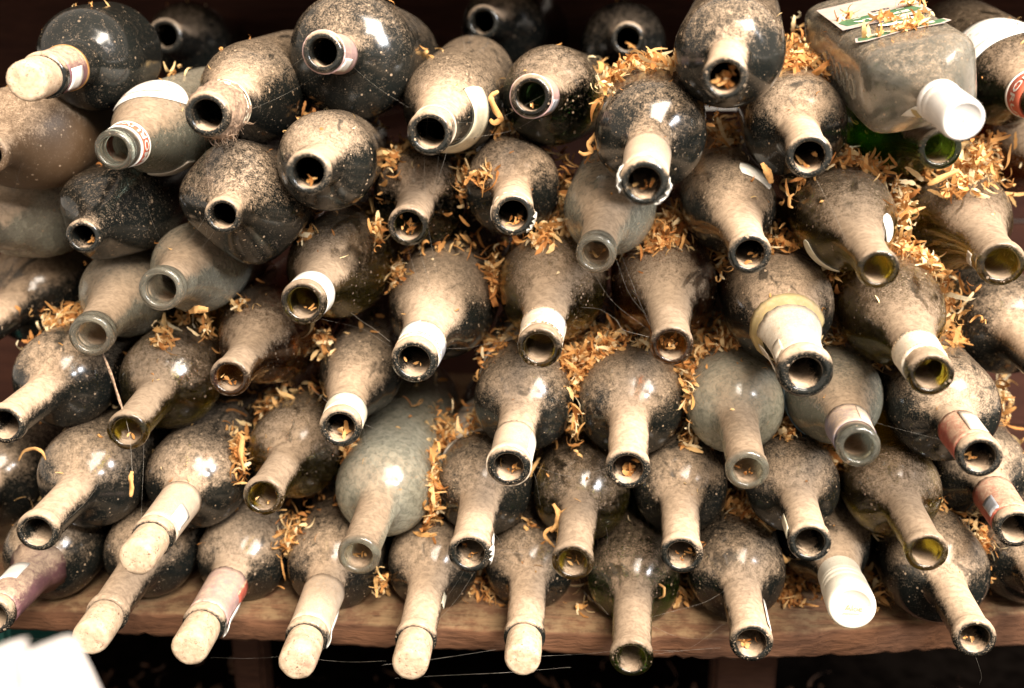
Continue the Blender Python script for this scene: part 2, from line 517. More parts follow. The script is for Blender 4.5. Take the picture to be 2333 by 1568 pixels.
class Bottle:
    """geometry of one bottle: local +Y runs from the mouth to the base, local Z is up"""

    def __init__(self, M, d, kind, lp, R, roll=0.0, ax=1.0, az=1.0, pw=2.0, end=None):
        self.kind, self.lp, self.R = kind, lp, R
        self.cx, self.cr = profile(kind, lp, R)
        if end:
            sh = self.cx[-1] - end
            self.cx = self.cx[:-3] + [x - sh for x in self.cx[-3:]]
        self.ax, self.az, self.pw = ax, az, pw
        Y = Vector(d).normalized()
        X = Y.cross(Vector((0, 0, 1))).normalized()
        Z = X.cross(Y)
        c, s = math.cos(roll), math.sin(roll)
        X2, Z2 = X * c + Z * s, Z * c - X * s
        self.mw = Matrix((X2, Y, Z2)).transposed().to_4x4()
        self.mw.translation = Vector(M)
        self.inv = self.mw.inverted()
        self.blend0, self.blend1 = (0.026, 0.062) if kind != "spirit" else (0.022, 0.046)

    def r(self, y):
        return float(pchip(self.cx, self.cr, [y])[0])

    def shape(self, y, th):
        if self.ax == 1.0 and self.az == 1.0 and self.pw == 2.0:
            return math.cos(th), math.sin(th)
        t = min(1, max(0, (y - self.blend0) / (self.blend1 - self.blend0)))
        t = t * t * (3 - 2 * t)
        c, s = math.cos(th), math.sin(th)
        p = 2 + (self.pw - 2) * t
        k = (abs(c) ** p + abs(s) ** p) ** (-1 / p)
        return c * k * (1 + (self.ax - 1) * t), s * k * (1 + (self.az - 1) * t)

    def pt(self, y, th, off=0.0):
        r = self.r(y) + off
        a, b = self.shape(y, th)
        return (r * a, y, r * b)

    def world(self, y, th, off=0.0):
        return self.mw @ Vector(self.pt(y, th, off))

    def glass(self, name, mat, parent, seg=44, wall=0.0032):
        fine = np.concatenate([np.linspace(0, 0.0145, 13), np.linspace(0.018, min(0.16, self.cx[-1] - 0.03), 30), np.linspace(min(0.18, self.cx[-1] - 0.02), self.cx[-1] - 0.012, 5),
                               np.linspace(self.cx[-1] - 0.008, self.cx[-1], 5)])
        ro = pchip(self.cx, self.cr, fine)
        rings = [(y, r) for y, r in zip(fine, ro)]
        bore = 0.665 * self.lp
        inn = []
        for y in np.concatenate([[self.cx[-1] - 0.006], np.linspace(self.cx[-1] - 0.014, min(0.18, self.cx[-1] - 0.02), 4), np.linspace(min(0.16, self.cx[-1] - 0.03), 0.012, 22), [0.006, 0.003, 0.0014]]):
            r = float(pchip(self.cx, self.cr, [y])[0]) - wall
            if y < 0.012:
                r = bore
            elif y < 0.05:
                t = (y - 0.012) / 0.038
                r = bore * (1 - t) + min(r, self.r(y) - wall) * t
            inn.append((y, r))
        inn.append((0.0004, bore * 1.04))
        inn.append((0.0, bore * 1.12))
        V, Fc = [], []
        ths = [2 * math.pi * i / seg for i in range(seg)]
        for y, r in rings + inn:
            for th in ths:
                a, b = self.shape(y, th)
                V.append((r * a, y, r * b))
        nr = len(rings) + len(inn)
        no = len(rings)
        for k in range(nr):
            k2 = (k + 1) % nr
            if k == no - 1:
                continue
            for i in range(seg):
                j = (i + 1) % seg
                Fc.append((k * seg + i, k * seg + j, k2 * seg + j, k2 * seg + i))
        Fc.append([(no - 1) * seg + i for i in range(seg)])
        Fc.append([no * seg + i for i in range(seg)][::-1])
        o = link_mesh(name, V, Fc, mat, parent)
        me = o.data
        bm_ = bmesh.new()
        bm_.from_mesh(me)
        bmesh.ops.recalc_face_normals(bm_, faces=bm_.faces)
        bm_.to_mesh(me)
        bm_.free()
        return o

    def patch(self, name, mat, parent, y0, y1, a0, a1, off=0.0005, thick=0.0004, fn=None, nu=None, nv=6, rag=0.0, seed=0):
        """a sheet that hugs the bottle between two distances and two angles (degrees); fn trims it to an outline"""
        rr = random.Random(seed + int(y0 * 1e4) + int(a0))
        full = abs(a1 - a0) >= 359.9
        nu = nu or max(6, int(abs(a1 - a0) / 7))
        V, Fc = [], []
        j0 = [rr.uniform(-1, 1) * rag for _ in range(nu + 1)]
        j1 = [rr.uniform(-1, 1) * rag for _ in range(nu + 1)]
        if full:
            j0[-1], j1[-1] = j0[0], j1[0]
        for lay in (off + thick, off - 0.0009 if full else off - 0.0002):
            for i in range(nu + 1):
                s = i / nu
                b0, b1 = (y0, y1) if fn is None else fn(s)
                b0 += j0[i]
                b1 += j1[i]
                th = math.radians(a0 + (a1 - a0) * s)
                for k in range(nv + 1):
                    V.append(self.pt(b0 + (b1 - b0) * k / nv, th, lay))
        n1 = (nu + 1) * (nv + 1)
        q = lambda l, i, k: l * n1 + i * (nv + 1) + k
        for i in range(nu):
            for k in range(nv):
                Fc.append((q(0, i, k), q(0, i + 1, k), q(0, i + 1, k + 1), q(0, i, k + 1)))
                Fc.append((q(1, i, k), q(1, i, k + 1), q(1, i + 1, k + 1), q(1, i + 1, k)))
            for k in (0, nv):
                Fc.append((q(0, i, k), q(1, i, k), q(1, i + 1, k), q(0, i + 1, k)))
        if not full:
            for i in (0, nu):
                for k in range(nv):
                    Fc.append((q(0, i, k), q(0, i, k + 1), q(1, i, k + 1), q(1, i, k)))
        o = link_mesh(name, V, Fc, mat, parent)
        fixn(o)
        return o

    def text(self, s, mat, parent, yc, ac, h, off=0.0012, bold=0.0, name="lettering", width=None):
        vs, fs = text_mesh(s, h, bold, width)
        r = self.r(yc)
        V = []
        for x, y in vs:
            V.append(self.pt(yc - y, math.radians(ac) + x / r, off))
        return link_mesh(name, V, fs, mat, parent, False)


def fixn(o):
    bm_ = bmesh.new()
    bm_.from_mesh(o.data)
    bmesh.ops.recalc_face_normals(bm_, faces=bm_.faces)
    bm_.to_mesh(o.data)
    bm_.free()


def text_mesh(s, h, bold=0.0, width=None):
    cu = bpy.data.curves.new("t", "FONT")
    cu.body = s
    cu.size = 1.0
    cu.offset = bold
    cu.align_x, cu.align_y = "CENTER", "CENTER"
    cu.resolution_u = 2
    ob = bpy.data.objects.new("t", cu)
    COL.objects.link(ob)
    bpy.context.view_layer.update()
    me = bpy.data.meshes.new_from_object(ob.evaluated_get(bpy.context.evaluated_depsgraph_get()))
    vs = [(v.co.x, v.co.y) for v in me.vertices]
    fs = [tuple(p.vertices) for p in me.polygons]
    bpy.data.objects.remove(ob)
    bpy.data.curves.remove(cu)
    bpy.data.meshes.remove(me)
    k = h / 0.72
    kx = k
    if width:
        w = max(x for x, _ in vs) - min(x for x, _ in vs)
        kx = width / w
    return [(x * kx, y * k) for x, y in vs], fs

# positions (metres, measured from the camera's foot height), axis, body radius, lip radius
POS = {
 "A1": ((-0.3332, 0.6669, -0.0271), (-0.1254, 0.9892, 0.0752), 0.0371, 0.0147),
 "A2": ((-0.3724, 0.9842, -0.0039), (-0.1338, 0.9869, -0.0905), 0.0415, 0.0157),
 "A3": ((-0.1572, 0.6801, -0.0126), (-0.0197, 0.9986, -0.0496), 0.0395, 0.0130),
 "A4": ((-0.0809, 0.9788, 0.0078), (0.1227, 0.9920, -0.0290), 0.0408, 0.0149),
 "A5": ((0.0470, 0.9484, -0.0064), (0.0073, 0.9979, -0.0640), 0.0407, 0.0147),
 "A6": ((0.0830, 0.5992, -0.0246), (0.1547, 0.9811, 0.1161), 0.0351, 0.0125),
 "A8": ((0.3176, 0.7296, -0.0495), (0.0905, 0.9855, 0.1434), 0.0385, 0.0145),
 "A9": ((0.3752, 0.8016, -0.1080), (0.0202, 0.9916, 0.1277), 0.0415, 0.0162),
 "B1": ((-0.3896, 0.6896, -0.0787), (-0.0821, 0.9957, 0.0427), 0.0378, 0.0139),
 "B2": ((-0.2883, 0.6564, -0.0722), (-0.0624, 0.9970, 0.0468), 0.0330, 0.0132),
 "B3": ((-0.2224, 0.6444, -0.0490), (-0.0624, 0.9969, 0.0470), 0.0365, 0.0138),
 "B4": ((-0.0893, 0.6682, -0.0616), (0.0076, 0.9970, 0.0768), 0.0367, 0.0143),
 "B5": ((-0.0265, 0.6873, -0.0398), (0.1111, 0.9923, -0.0556), 0.0363, 0.0134),
 "B6": ((0.0417, 0.6074, -0.0835), (0.0952, 0.9800, 0.1747), 0.0368, 0.0141),
 "B7": ((0.1434, 0.6512, -0.0727), (0.1048, 0.9900, 0.0945), 0.0355, 0.0137),
 "B8": ((0.2390, 0.7063, -0.0734), (0.0967, 0.9949, 0.0296), 0.0379, 0.0137),
 "C1": ((-0.3211, 0.6698, -0.1303), (-0.1042, 0.9921, 0.0692), 0.0337, 0.0114),
 "C2": ((-0.2158, 0.6396, -0.1099), (-0.1205, 0.9913, -0.0534), 0.0343, 0.0115),
 "C3": ((-0.1509, 0.6019, -0.0780), (-0.1192, 0.9913, -0.0561), 0.0333, 0.0131),
 "C4": ((-0.1089, 0.6972, -0.1258), (-0.0613, 0.9978, 0.0247), 0.0359, 0.0140),
 "C5": ((-0.0371, 0.6764, -0.1142), (-0.0595, 0.9978, 0.0282), 0.0358, 0.0141),
 "C6": ((0.0161, 0.6515, -0.1345), (0.1114, 0.9873, 0.1132), 0.0330, 0.0129),
 "C7": ((0.1109, 0.6453, -0.1318), (0.0266, 0.9955, 0.0907), 0.0340, 0.0132),
 "C8": ((0.1805, 0.6143, -0.1338), (0.0700, 0.9951, 0.0702), 0.0352, 0.0122),
 "C9": ((0.2779, 0.6818, -0.1439), (0.1110, 0.9917, 0.0651), 0.0370, 0.0150),
 "D0": ((-0.4314, 0.7328, -0.1416), (0.0749, 0.9971, 0.0155), 0.0330, 0.0151),
 "D1": ((-0.4482, 0.7345, -0.2201), (-0.0140, 0.9971, 0.0746), 0.0413, 0.0156),
 "D2": ((-0.3192, 0.6605, -0.1959), (-0.1661, 0.9849, 0.0485), 0.0339, 0.0147),
 "D3": ((-0.2589, 0.6374, -0.1571), (-0.1190, 0.9891, -0.0864), 0.0330, 0.0142),
 "D4": ((-0.1696, 0.6437, -0.1663), (-0.0264, 0.9993, -0.0266), 0.0388, 0.0147),
 "D5": ((-0.1009, 0.6533, -0.2073), (0.0343, 0.9977, 0.0582), 0.0415, 0.0155),
 "D6": ((-0.0186, 0.6447, -0.1943), (0.0490, 0.9944, 0.0932), 0.0408, 0.0144),
 "D7": ((0.0659, 0.6493, -0.1928), (0.0392, 0.9959, 0.0820), 0.0402, 0.0139),
 "D8": ((0.1439, 0.6166, -0.1988), (0.0394, 0.9951, 0.0910), 0.0394, 0.0149),
 "D9": ((0.2149, 0.6062, -0.1954), (0.0777, 0.9951, 0.0610), 0.0368, 0.0137),
 "D10": ((0.3322, 0.7058, -0.2245), (0.0546, 0.9972, 0.0509), 0.0381, 0.0158),
 "E1": ((-0.3664, 0.6235, -0.2459), (-0.0687, 0.9975, -0.0181), 0.0368, 0.0136),
 "E2": ((-0.2883, 0.6310, -0.2519), (-0.0854, 0.9963, 0.0133), 0.0368, 0.0135),
 "E3": ((-0.2213, 0.6436, -0.2176), (-0.0649, 0.9969, -0.0441), 0.0384, 0.0132),
 "E4": ((-0.1520, 0.6542, -0.2551), (-0.0767, 0.9970, -0.0057), 0.0330, 0.0143),
 "E5": ((-0.0376, 0.6320, -0.2715), (0.0549, 0.9943, 0.0918), 0.0374, 0.0143),
 "E6": ((0.0393, 0.6294, -0.2701), (0.0602, 0.9952, 0.0765), 0.0391, 0.0145),
 "E7": ((0.1143, 0.6227, -0.2667), (0.0577, 0.9950, 0.0811), 0.0353, 0.0136),
 "E8": ((0.1767, 0.6050, -0.2418), (0.1099, 0.9916, -0.0682), 0.0346, 0.0130),
 "E9": ((0.2473, 0.6005, -0.2445), (0.1177, 0.9917, -0.0509), 0.0372, 0.0132),
 "F0": ((-0.4433, 0.6683, -0.3435), (-0.1822, 0.9817, -0.0557), 0.0401, 0.0151),
 "F1": ((-0.3431, 0.6037, -0.3123), (-0.0827, 0.9954, -0.0482), 0.0390, 0.0138),
 "F2": ((-0.2704, 0.6111, -0.3188), (-0.0524, 0.9984, -0.0190), 0.0376, 0.0140),
 "F3": ((-0.2008, 0.6314, -0.2962), (-0.0403, 0.9954, -0.0872), 0.0361, 0.0137),
 "F4": ((-0.1347, 0.6131, -0.3287), (-0.0006, 0.9995, 0.0304), 0.0366, 0.0140),
 "F5": ((-0.0629, 0.6245, -0.3306), (0.0116, 0.9998, 0.0144), 0.0361, 0.0146),
 "F6": ((0.0050, 0.6214, -0.3334), (0.0633, 0.9975, 0.0301), 0.0362, 0.0139),
 "F7": ((0.0761, 0.6272, -0.3289), (0.0827, 0.9961, 0.0294), 0.0352, 0.0141),
 "F8": ((0.1520, 0.6022, -0.3051), (0.0887, 0.9943, -0.0589), 0.0334, 0.0132),
 "F9": ((0.2248, 0.6047, -0.3110), (0.0717, 0.9970, -0.0277), 0.0340, 0.0132),
 "F10": ((0.2972, 0.6491, -0.3147), (0.1071, 0.9941, -0.0148), 0.0353, 0.0138),
 "G0": ((-0.3822, 0.6032, -0.3752), (-0.0717, 0.9959, -0.0547), 0.0358, 0.0139),
 "G1": ((-0.3068, 0.6095, -0.3760), (-0.0895, 0.9946, -0.0519), 0.0348, 0.0141),
 "G2": ((-0.2445, 0.6178, -0.3868), (-0.0211, 0.9998, -0.0050), 0.0357, 0.0146),
 "G3": ((-0.1721, 0.6102, -0.3900), (-0.0215, 0.9994, 0.0264), 0.0362, 0.0144),
 "G4": ((-0.0992, 0.6154, -0.3920), (-0.0109, 0.9995, 0.0290), 0.0346, 0.0141),
 "G5": ((-0.0264, 0.6209, -0.3907), (-0.0016, 1.0000, 0.0067), 0.0343, 0.0141),
 "G6": ((0.0442, 0.6036, -0.3925), (0.0667, 0.9972, 0.0331), 0.0344, 0.0143),
 "G7": ((0.1214, 0.6058, -0.3794), (0.0495, 0.9983, -0.0308), 0.0359, 0.0140),
 "G8": ((0.1883, 0.6281, -0.3614), (0.0861, 0.9914, -0.0987), 0.0358, 0.0139),
 "G9": ((0.2597, 0.6009, -0.3682), (0.0838, 0.9940, -0.0701), 0.0374, 0.0133),
 "G10": ((0.3289, 0.6350, -0.3710), (0.1580, 0.9855, -0.0619), 0.0370, 0.0138),
}
KINDS = {"A1": "bdx", "A2": "bdx", "A3": "bdx", "A4": "bdx", "A5": "bdx", "A6": "bdx", "A8": "bgy", "A9": "bgy", "B1": "flask", "B2": "beer", "B3": "bgy", "B4": "bgy", "B5": "bdx", "B6": "bdx", "B7": "bdx", "B8": "bgy", "C1": "square", "C2": "oval", "C3": "bdx", "C4": "bdx", "C5": "bdx", "C6": "clearb", "C7": "bgy", "C8": "bgy", "C9": "bgy", "D0": "square", "D1": "bdx", "D2": "clearb", "D3": "clearb", "D4": "bgy", "D5": "bgy", "D6": "bgy", "D7": "bgy", "D8": "bgy", "D9": "bgy", "D10": "bdx", "E1": "bdx", "E2": "bdx", "E3": "ridge", "E4": "bgy", "E5": "bdx", "E6": "bdx", "E7": "bdx", "E8": "bgy", "E9": "bdx", "F0": "bdx", "F1": "bdx", "F2": "bdx", "F3": "bdx", "F4": "bdx", "F5": "bdx", "F6": "bdx", "F7": "bdx", "F8": "bdx", "F9": "bdx", "F10": "bdx", "G0": "bdx", "G1": "bdx", "G2": "bdx", "G3": "bdx", "G4": "bdx", "G5": "bdx", "G6": "bdx", "G7": "bdx", "G8": "bgy", "G9": "bdx", "G10": "bdx"}

# ------------------------------------------------------------------ the rack: shelf, walls, floor below
def box_obj(name, x0, x1, y0, y1, z0, z1, mat, parent=None, bev=0.002):
    bm_ = bmesh.new()
    bmesh.ops.create_cube(bm_, size=1.0)
    for v in bm_.verts:
        v.co = Vector((x0 + (v.co.x + 0.5) * (x1 - x0), y0 + (v.co.y + 0.5) * (y1 - y0), z0 + (v.co.z + 0.5) * (z1 - z0)))
    if bev:
        bmesh.ops.bevel(bm_, geom=list(bm_.edges), offset=bev, segments=2, affect="EDGES")
    me = bpy.data.meshes.new(name)
    bm_.to_mesh(me)
    bm_.free()
    me.materials.append(mat)
    o = bpy.data.objects.new(name, me)
    COL.objects.link(o)
    if parent:
        o.parent = parent
    return o


def shelf_board():
    """a rough board whose front edge wanders in and out and is chipped along its lower arris"""
    edge = [(-250, 1372), (33, 1386), (300, 1394), (600, 1406), (900, 1424), (1200, 1436), (1500, 1446), (1700, 1446), (1900, 1432), (2100, 1414), (2300, 1398), (2600, 1380)]
    low = [(-250, 1425), (33, 1438), (250, 1449), (600, 1466), (900, 1481), (1200, 1490), (1500, 1503), (1650, 1507), (1900, 1500), (2100, 1490), (2300, 1478), (2600, 1462)]
    n = 160
    us = np.linspace(-250, 2600, n)
    vt = pchip(*zip(*edge), us)
    vl = pchip(*zip(*low), us)
    V, Fc = [], []
    for i, u in enumerate(us):
        p = on_plane_z(u, vt[i], 0.0)
        # lower arris: same distance as the upper one, measured down the front face
        d = F + RT * ((u - PW / 2) / FPX) + UP * ((PH / 2 - vl[i]) / FPX)
        q = CAMLOC + d * (p.y / d.y)
        chip = max(0, NR.normal()) * 0.0012
        w = 0.0006 * math.sin(i * 0.9) + 0.0005 * NR.normal()
        zl = q.z + chip
        V += [(p.x, 1.26, -0.0005), (p.x, 0.90, -0.0005 + w * 0.3), (p.x, p.y + 0.004, -0.0004), (p.x, p.y + 0.0012, -0.0012 + w * 0.4), (p.x, p.y + w, -0.004),
              (p.x, p.y + w * 1.5 + 0.001, zl * 0.5), (p.x, p.y + w, zl + 0.003), (p.x, p.y + 0.002 + abs(w), zl), (p.x, 1.26, zl - 0.002)]
    k = 9
    for i in range(n - 1):
        for j in range(k - 1):
            Fc.append((i * k + j, i * k + j + 1, (i + 1) * k + j + 1, (i + 1) * k + j))
    Fc.append(list(range(k)))
    Fc.append([(n - 1) * k + j for j in range(k)][::-1])
    o = link_mesh("shelf_board", V, Fc, MT["wood"])
    fixn(o)
    tag(o, "rough brown wooden shelf board carrying the bottle stack", "shelf")


shelf_board()
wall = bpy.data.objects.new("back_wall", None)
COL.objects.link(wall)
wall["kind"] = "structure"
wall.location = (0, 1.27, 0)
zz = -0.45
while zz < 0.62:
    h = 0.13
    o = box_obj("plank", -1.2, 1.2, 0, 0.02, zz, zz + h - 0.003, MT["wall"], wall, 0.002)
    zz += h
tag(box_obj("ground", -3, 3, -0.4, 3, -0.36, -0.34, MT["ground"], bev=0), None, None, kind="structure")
tag(box_obj("upper_board", -1.2, 1.2, 0.86, 1.26, 0.515, 0.535, MT["wood"]), "wooden board roofing the rack above the top row of bottles", "shelf")

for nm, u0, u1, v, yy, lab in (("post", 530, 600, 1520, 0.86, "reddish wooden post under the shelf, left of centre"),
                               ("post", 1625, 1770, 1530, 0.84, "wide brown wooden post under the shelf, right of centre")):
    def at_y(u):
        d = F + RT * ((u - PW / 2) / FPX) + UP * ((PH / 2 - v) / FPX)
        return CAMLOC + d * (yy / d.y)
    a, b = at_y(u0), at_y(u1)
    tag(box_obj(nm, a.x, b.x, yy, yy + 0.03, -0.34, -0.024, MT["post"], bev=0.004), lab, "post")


# ------------------------------------------------------------------ the bottles
CAT = "bottle"
BOT = {}
OFF = {}


def place(idn, spec):
    kind = spec.get("kind")
    M, d, R, lp = POS[idn]
    R = spec.get("R", R)
    b = Bottle((M[0], M[1], M[2] + CAMZ), d, kind, lp, R, spec.get("roll", 0.0), spec.get("ax", 1.0), spec.get("az", 1.0), spec.get("pw", 2.0), spec.get("end"))
    root = bpy.data.objects.new(spec.get("name", "wine_bottle"), None)
    root.empty_display_size = 0.02
    COL.objects.link(root)
    root.matrix_world = b.mw
    tag(root, spec["label"], CAT, spec.get("group", "bottles lying in the stack"))
    g = b.glass("glass_body", GL[spec.get("glass", "dark")], root)
    g["dust"] = spec.get("dust", 0.6) * 0.86 * rnd.uniform(0.85, 1.15)
    g["neck_shift"] = spec.get("nsh", 0.03 if kind in ("oval", "square", "flask") else 0.0)
    g["clean"] = {"clear": 0.014, "aqua": 0.013, "pale": 0.003}.get(spec.get("glass"), 0.0)
    b.root = root
    BOT[idn] = b
    for fn, kw in spec.get("parts", []):
        fn(b, root, **kw)
    return b


def foil(b, root, mat="mauve", y0=0.004, y1=0.05, rag=0.0006, name="foil_capsule", off=0.0004):
    b.patch(name, MT[mat], root, y0, y1, 0, 360, off=off, nv=10, rag=rag)


def strip(b, root, mat="paper_clean", y0=0.012, y1=0.032, ac=0, half=25, rag=0.0, name="paper_strip", off=0.0011):
    b.patch(name, MT[mat], root, y0, y1, ac - half, ac + half, off=off, nv=4, rag=rag)


def collar(b, root, mat="paper", y0=0.012, y1=0.032, a0=0, a1=360, rag=0.0003, name="paper_collar"):
    b.patch(name, MT[mat], root, y0, y1, a0, a1, off=0.0006, rag=rag, nv=6)


def crescent(b, root, mat="cream", y0=0.075, y1=0.095, a0=-80, a1=50, name="paper_label", taper=0.55, back=0.0):
    def fn(s):
        e = 1 - abs(2 * s - 1) ** 3.0
        mid = (y0 + y1) / 2 + back * (abs(2 * s - 1) ** 2)
        hw = (y1 - y0) / 2 * (taper * e + (1 - taper) * min(1, e * 4))
        return mid - hw, mid + hw
    b.patch(name, MT[mat], root, y0, y1, a0, a1, fn=fn, nu=24, off=0.0005)


def cork(b, root, out=0.028, r=None, tilt=0.0):
    r = r or b.lp * 0.86
    n = 28
    prof = [(0.012, r * 0.80), (0.004, r * 0.86), (-0.001, r * 0.97), (-0.006, r), (-out * 0.6, r * 1.0), (-out + 0.004, r * 0.985), (-out + 0.0016, r * 0.95), (-out + 0.0004, r * 0.86),
            (-out, r * 0.72), (-out - 0.0001, r * 0.3)]
    V, Fc = [], []
    for k, (y, rr) in enumerate(prof):
        for i in range(n):
            t = 2 * math.pi * i / n
            q = rr * (1 + 0.012 * math.sin(3 * t + k) + 0.008 * rnd.uniform(-1, 1))
            V.append((q * math.cos(t) + tilt * -y, y + 0.0004 * rnd.uniform(-1, 1), q * math.sin(t)))
    for k in range(len(prof) - 1):
        for i in range(n):
            j = (i + 1) % n
            Fc.append((k * n + i, k * n + j, (k + 1) * n + j, (k + 1) * n + i))
    Fc.append([(len(prof) - 1) * n + i for i in range(n)])
    o = link_mesh("cork", V, Fc, MT["cork"], root)
    fixn(o)


def lathe(name, prof, mat, root, n=40, closed=True):
    V, Fc = [], []
    for y, rr in prof:
        for i in range(n):
            t = 2 * math.pi * i / n
            V.append((rr * math.cos(t), y, rr * math.sin(t)))
    for k in range(len(prof) - 1):
        for i in range(n):
            j = (i + 1) % n
            Fc.append((k * n + i, k * n + j, (k + 1) * n + j, (k + 1) * n + i))
    if closed:
        Fc.append([(len(prof) - 1) * n + i for i in range(n)])
    o = link_mesh(name, V, Fc, mat, root)
    fixn(o)
    return o


def flat_text(s, mat, root, h, y, x=0, z=0, bold=0.0, name="lettering", rot=0.0, width=None):
    """lettering on a disc facing local -Y"""
    vs, fs = text_mesh(s, h, bold, width)
    c, s_ = math.cos(rot), math.sin(rot)
    return link_mesh(name, [(x + a * c - b_ * s_, y, z + a * s_ + b_ * c) for a, b_ in vs], fs, mat, root, False)


def ivory_cap(b, root):
    r = b.lp * 1.08
    o = lathe("screw_cap", [(0.052, r * 0.985), (0.030, r * 0.985), (0.0285, r * 1.02), (0.027, r * 0.975), (0.0255, r * 1.03), (0.023, r * 1.03), (0.0215, r * 0.99), (0.020, r * 1.03),
                            (0.016, r * 1.04), (0.0145, r * 1.01), (0.013, r * 1.045), (-0.002, r * 1.05), (-0.005, r * 1.02), (-0.0062, r * 0.95), (-0.0064, r * 0.80), (-0.0060, r * 0.78), (-0.0058, r * 0.2)], MT["cap_cream"], root)
    flat_text("Aloe", MT["brownink"], o, 0.0045, -0.0066, 0.001, -0.0005, name="lettering", width=0.011)
    link_mesh("underline", [(-0.007, -0.0066, -0.0050), (0.005, -0.0066, -0.0042), (0.005, -0.0066, -0.0037), (-0.0055, -0.0066, -0.0042)], [(0, 1, 2, 3)], MT["brownink"], o, False)


def beer_labels(b, root):
    bd = b.patch("neck_band", MT["redband"], root, 0.0155, 0.0275, 0, 360, off=0.0005, nv=3)
    for y in (0.0150, 0.0270):
        b.patch("white_edge", MT["paper_clean"], bd, y, y + 0.0016, 0, 360, off=0.0009, nv=1)
    b.text("AMORUVA", MT["paper_clean"], bd, 0.0216, 22, 0.0062, off=0.0015, bold=0.02)

    def fn(s):
        e = (1 - abs(2 * s - 1) ** 2.6)
        return 0.083 - 0.013 * e - 0.004 * s, 0.083 + 0.020 * e + 0.004 * (1 - s)
    lb = b.patch("oval_label", MT["paper_clean"], root, 0, 0, 38, 150, fn=fn, nu=30, nv=10)
    for k, rad in enumerate((1.0, 0.9)):
        V, Fc = [], []
        n = 40
        for i in range(n):
            t = 2 * math.pi * i / n
            for dr in (0, 0.0006):
                V.append(b.pt(0.086 + (0.0105 * rad + dr) * math.sin(t), math.radians(96 + (36 * rad + dr * 1500) * math.cos(t)), 0.0013))
        for i in range(n):
            j = (i + 1) % n
            Fc.append((2 * i, 2 * j, 2 * j + 1, 2 * i + 1))
        link_mesh("printed_ring", V, Fc, MT["pink"], lb, False)
    b.text("C", MT["blueink"], lb, 0.090, 48, 0.003, off=0.0013)

    def fn2(s):
        return 0.070 + 0.012 * abs(s - 0.2), 0.086 + 0.006 * s
    b.patch("back_label", MT["grey_paper"], root, 0, 0, -100, -42, fn=fn2, nu=16)


def cream_label(b, root):
    def fn(s):
        e = min(1, (1 - s) * 9) ** 0.7
        return 0.072 + 0.004 * (1 - e), 0.072 + 0.020 * e
    lb = b.patch("crescent_label", MT["cream"], root, 0, 0, -105, 52, fn=fn, nu=34)
    b.text("- . - A - . - -", MT["ink"], lb, 0.083, -38, 0.0028, off=0.0013)


def edge_label(b, root):
    def fn(s):
        e = (1 - abs(2 * s - 1) ** 3)
        return 0.108 - 0.012 * e, 0.108 + 0.040 * e
    lb = b.patch("arched_label", MT["paper_clean"], root, 0, 0, 70, 185, fn=fn, nu=30, nv=8)
    V, Fc = [], []
    n = 44
    for i in range(n):
        t = 2 * math.pi * i / n
        for dr in (0, 0.0008):
            c_, s_ = math.cos(t), math.sin(t)
            V.append(b.pt(0.118 + (0.019 + dr) * (abs(s_) ** 0.8) * (1 if s_ > 0 else -0.75), math.radians(127 + (40 + dr * 1400) * c_), 0.0014))
    for i in range(n):
        j = (i + 1) % n
        Fc.append((2 * i, 2 * j, 2 * j + 1, 2 * i + 1))
    link_mesh("red_line", V, Fc, MT["redink"], lb, False)
    b.text("1961", MT["ink"], lb, 0.128, 140, 0.0042, off=0.0014)
    b.text("= - = - =", MT["blueink"], lb, 0.120, 128, 0.0052, off=0.0014)
    b.text("- - - -", MT["blueink"], lb, 0.111, 128, 0.0030, off=0.0014)
    bd = b.patch("neck_band", MT["redband"], root, 0.028, 0.050, 0, 360, off=0.0005, nv=3)
    b.patch("white_edge", MT["paper_clean"], bd, 0.049, 0.0515, 0, 360, off=0.0009, nv=1)
    b.text("AMORUVA", MT["paper_clean"], bd, 0.039, 175, 0.008, off=0.0015, bold=0.02)


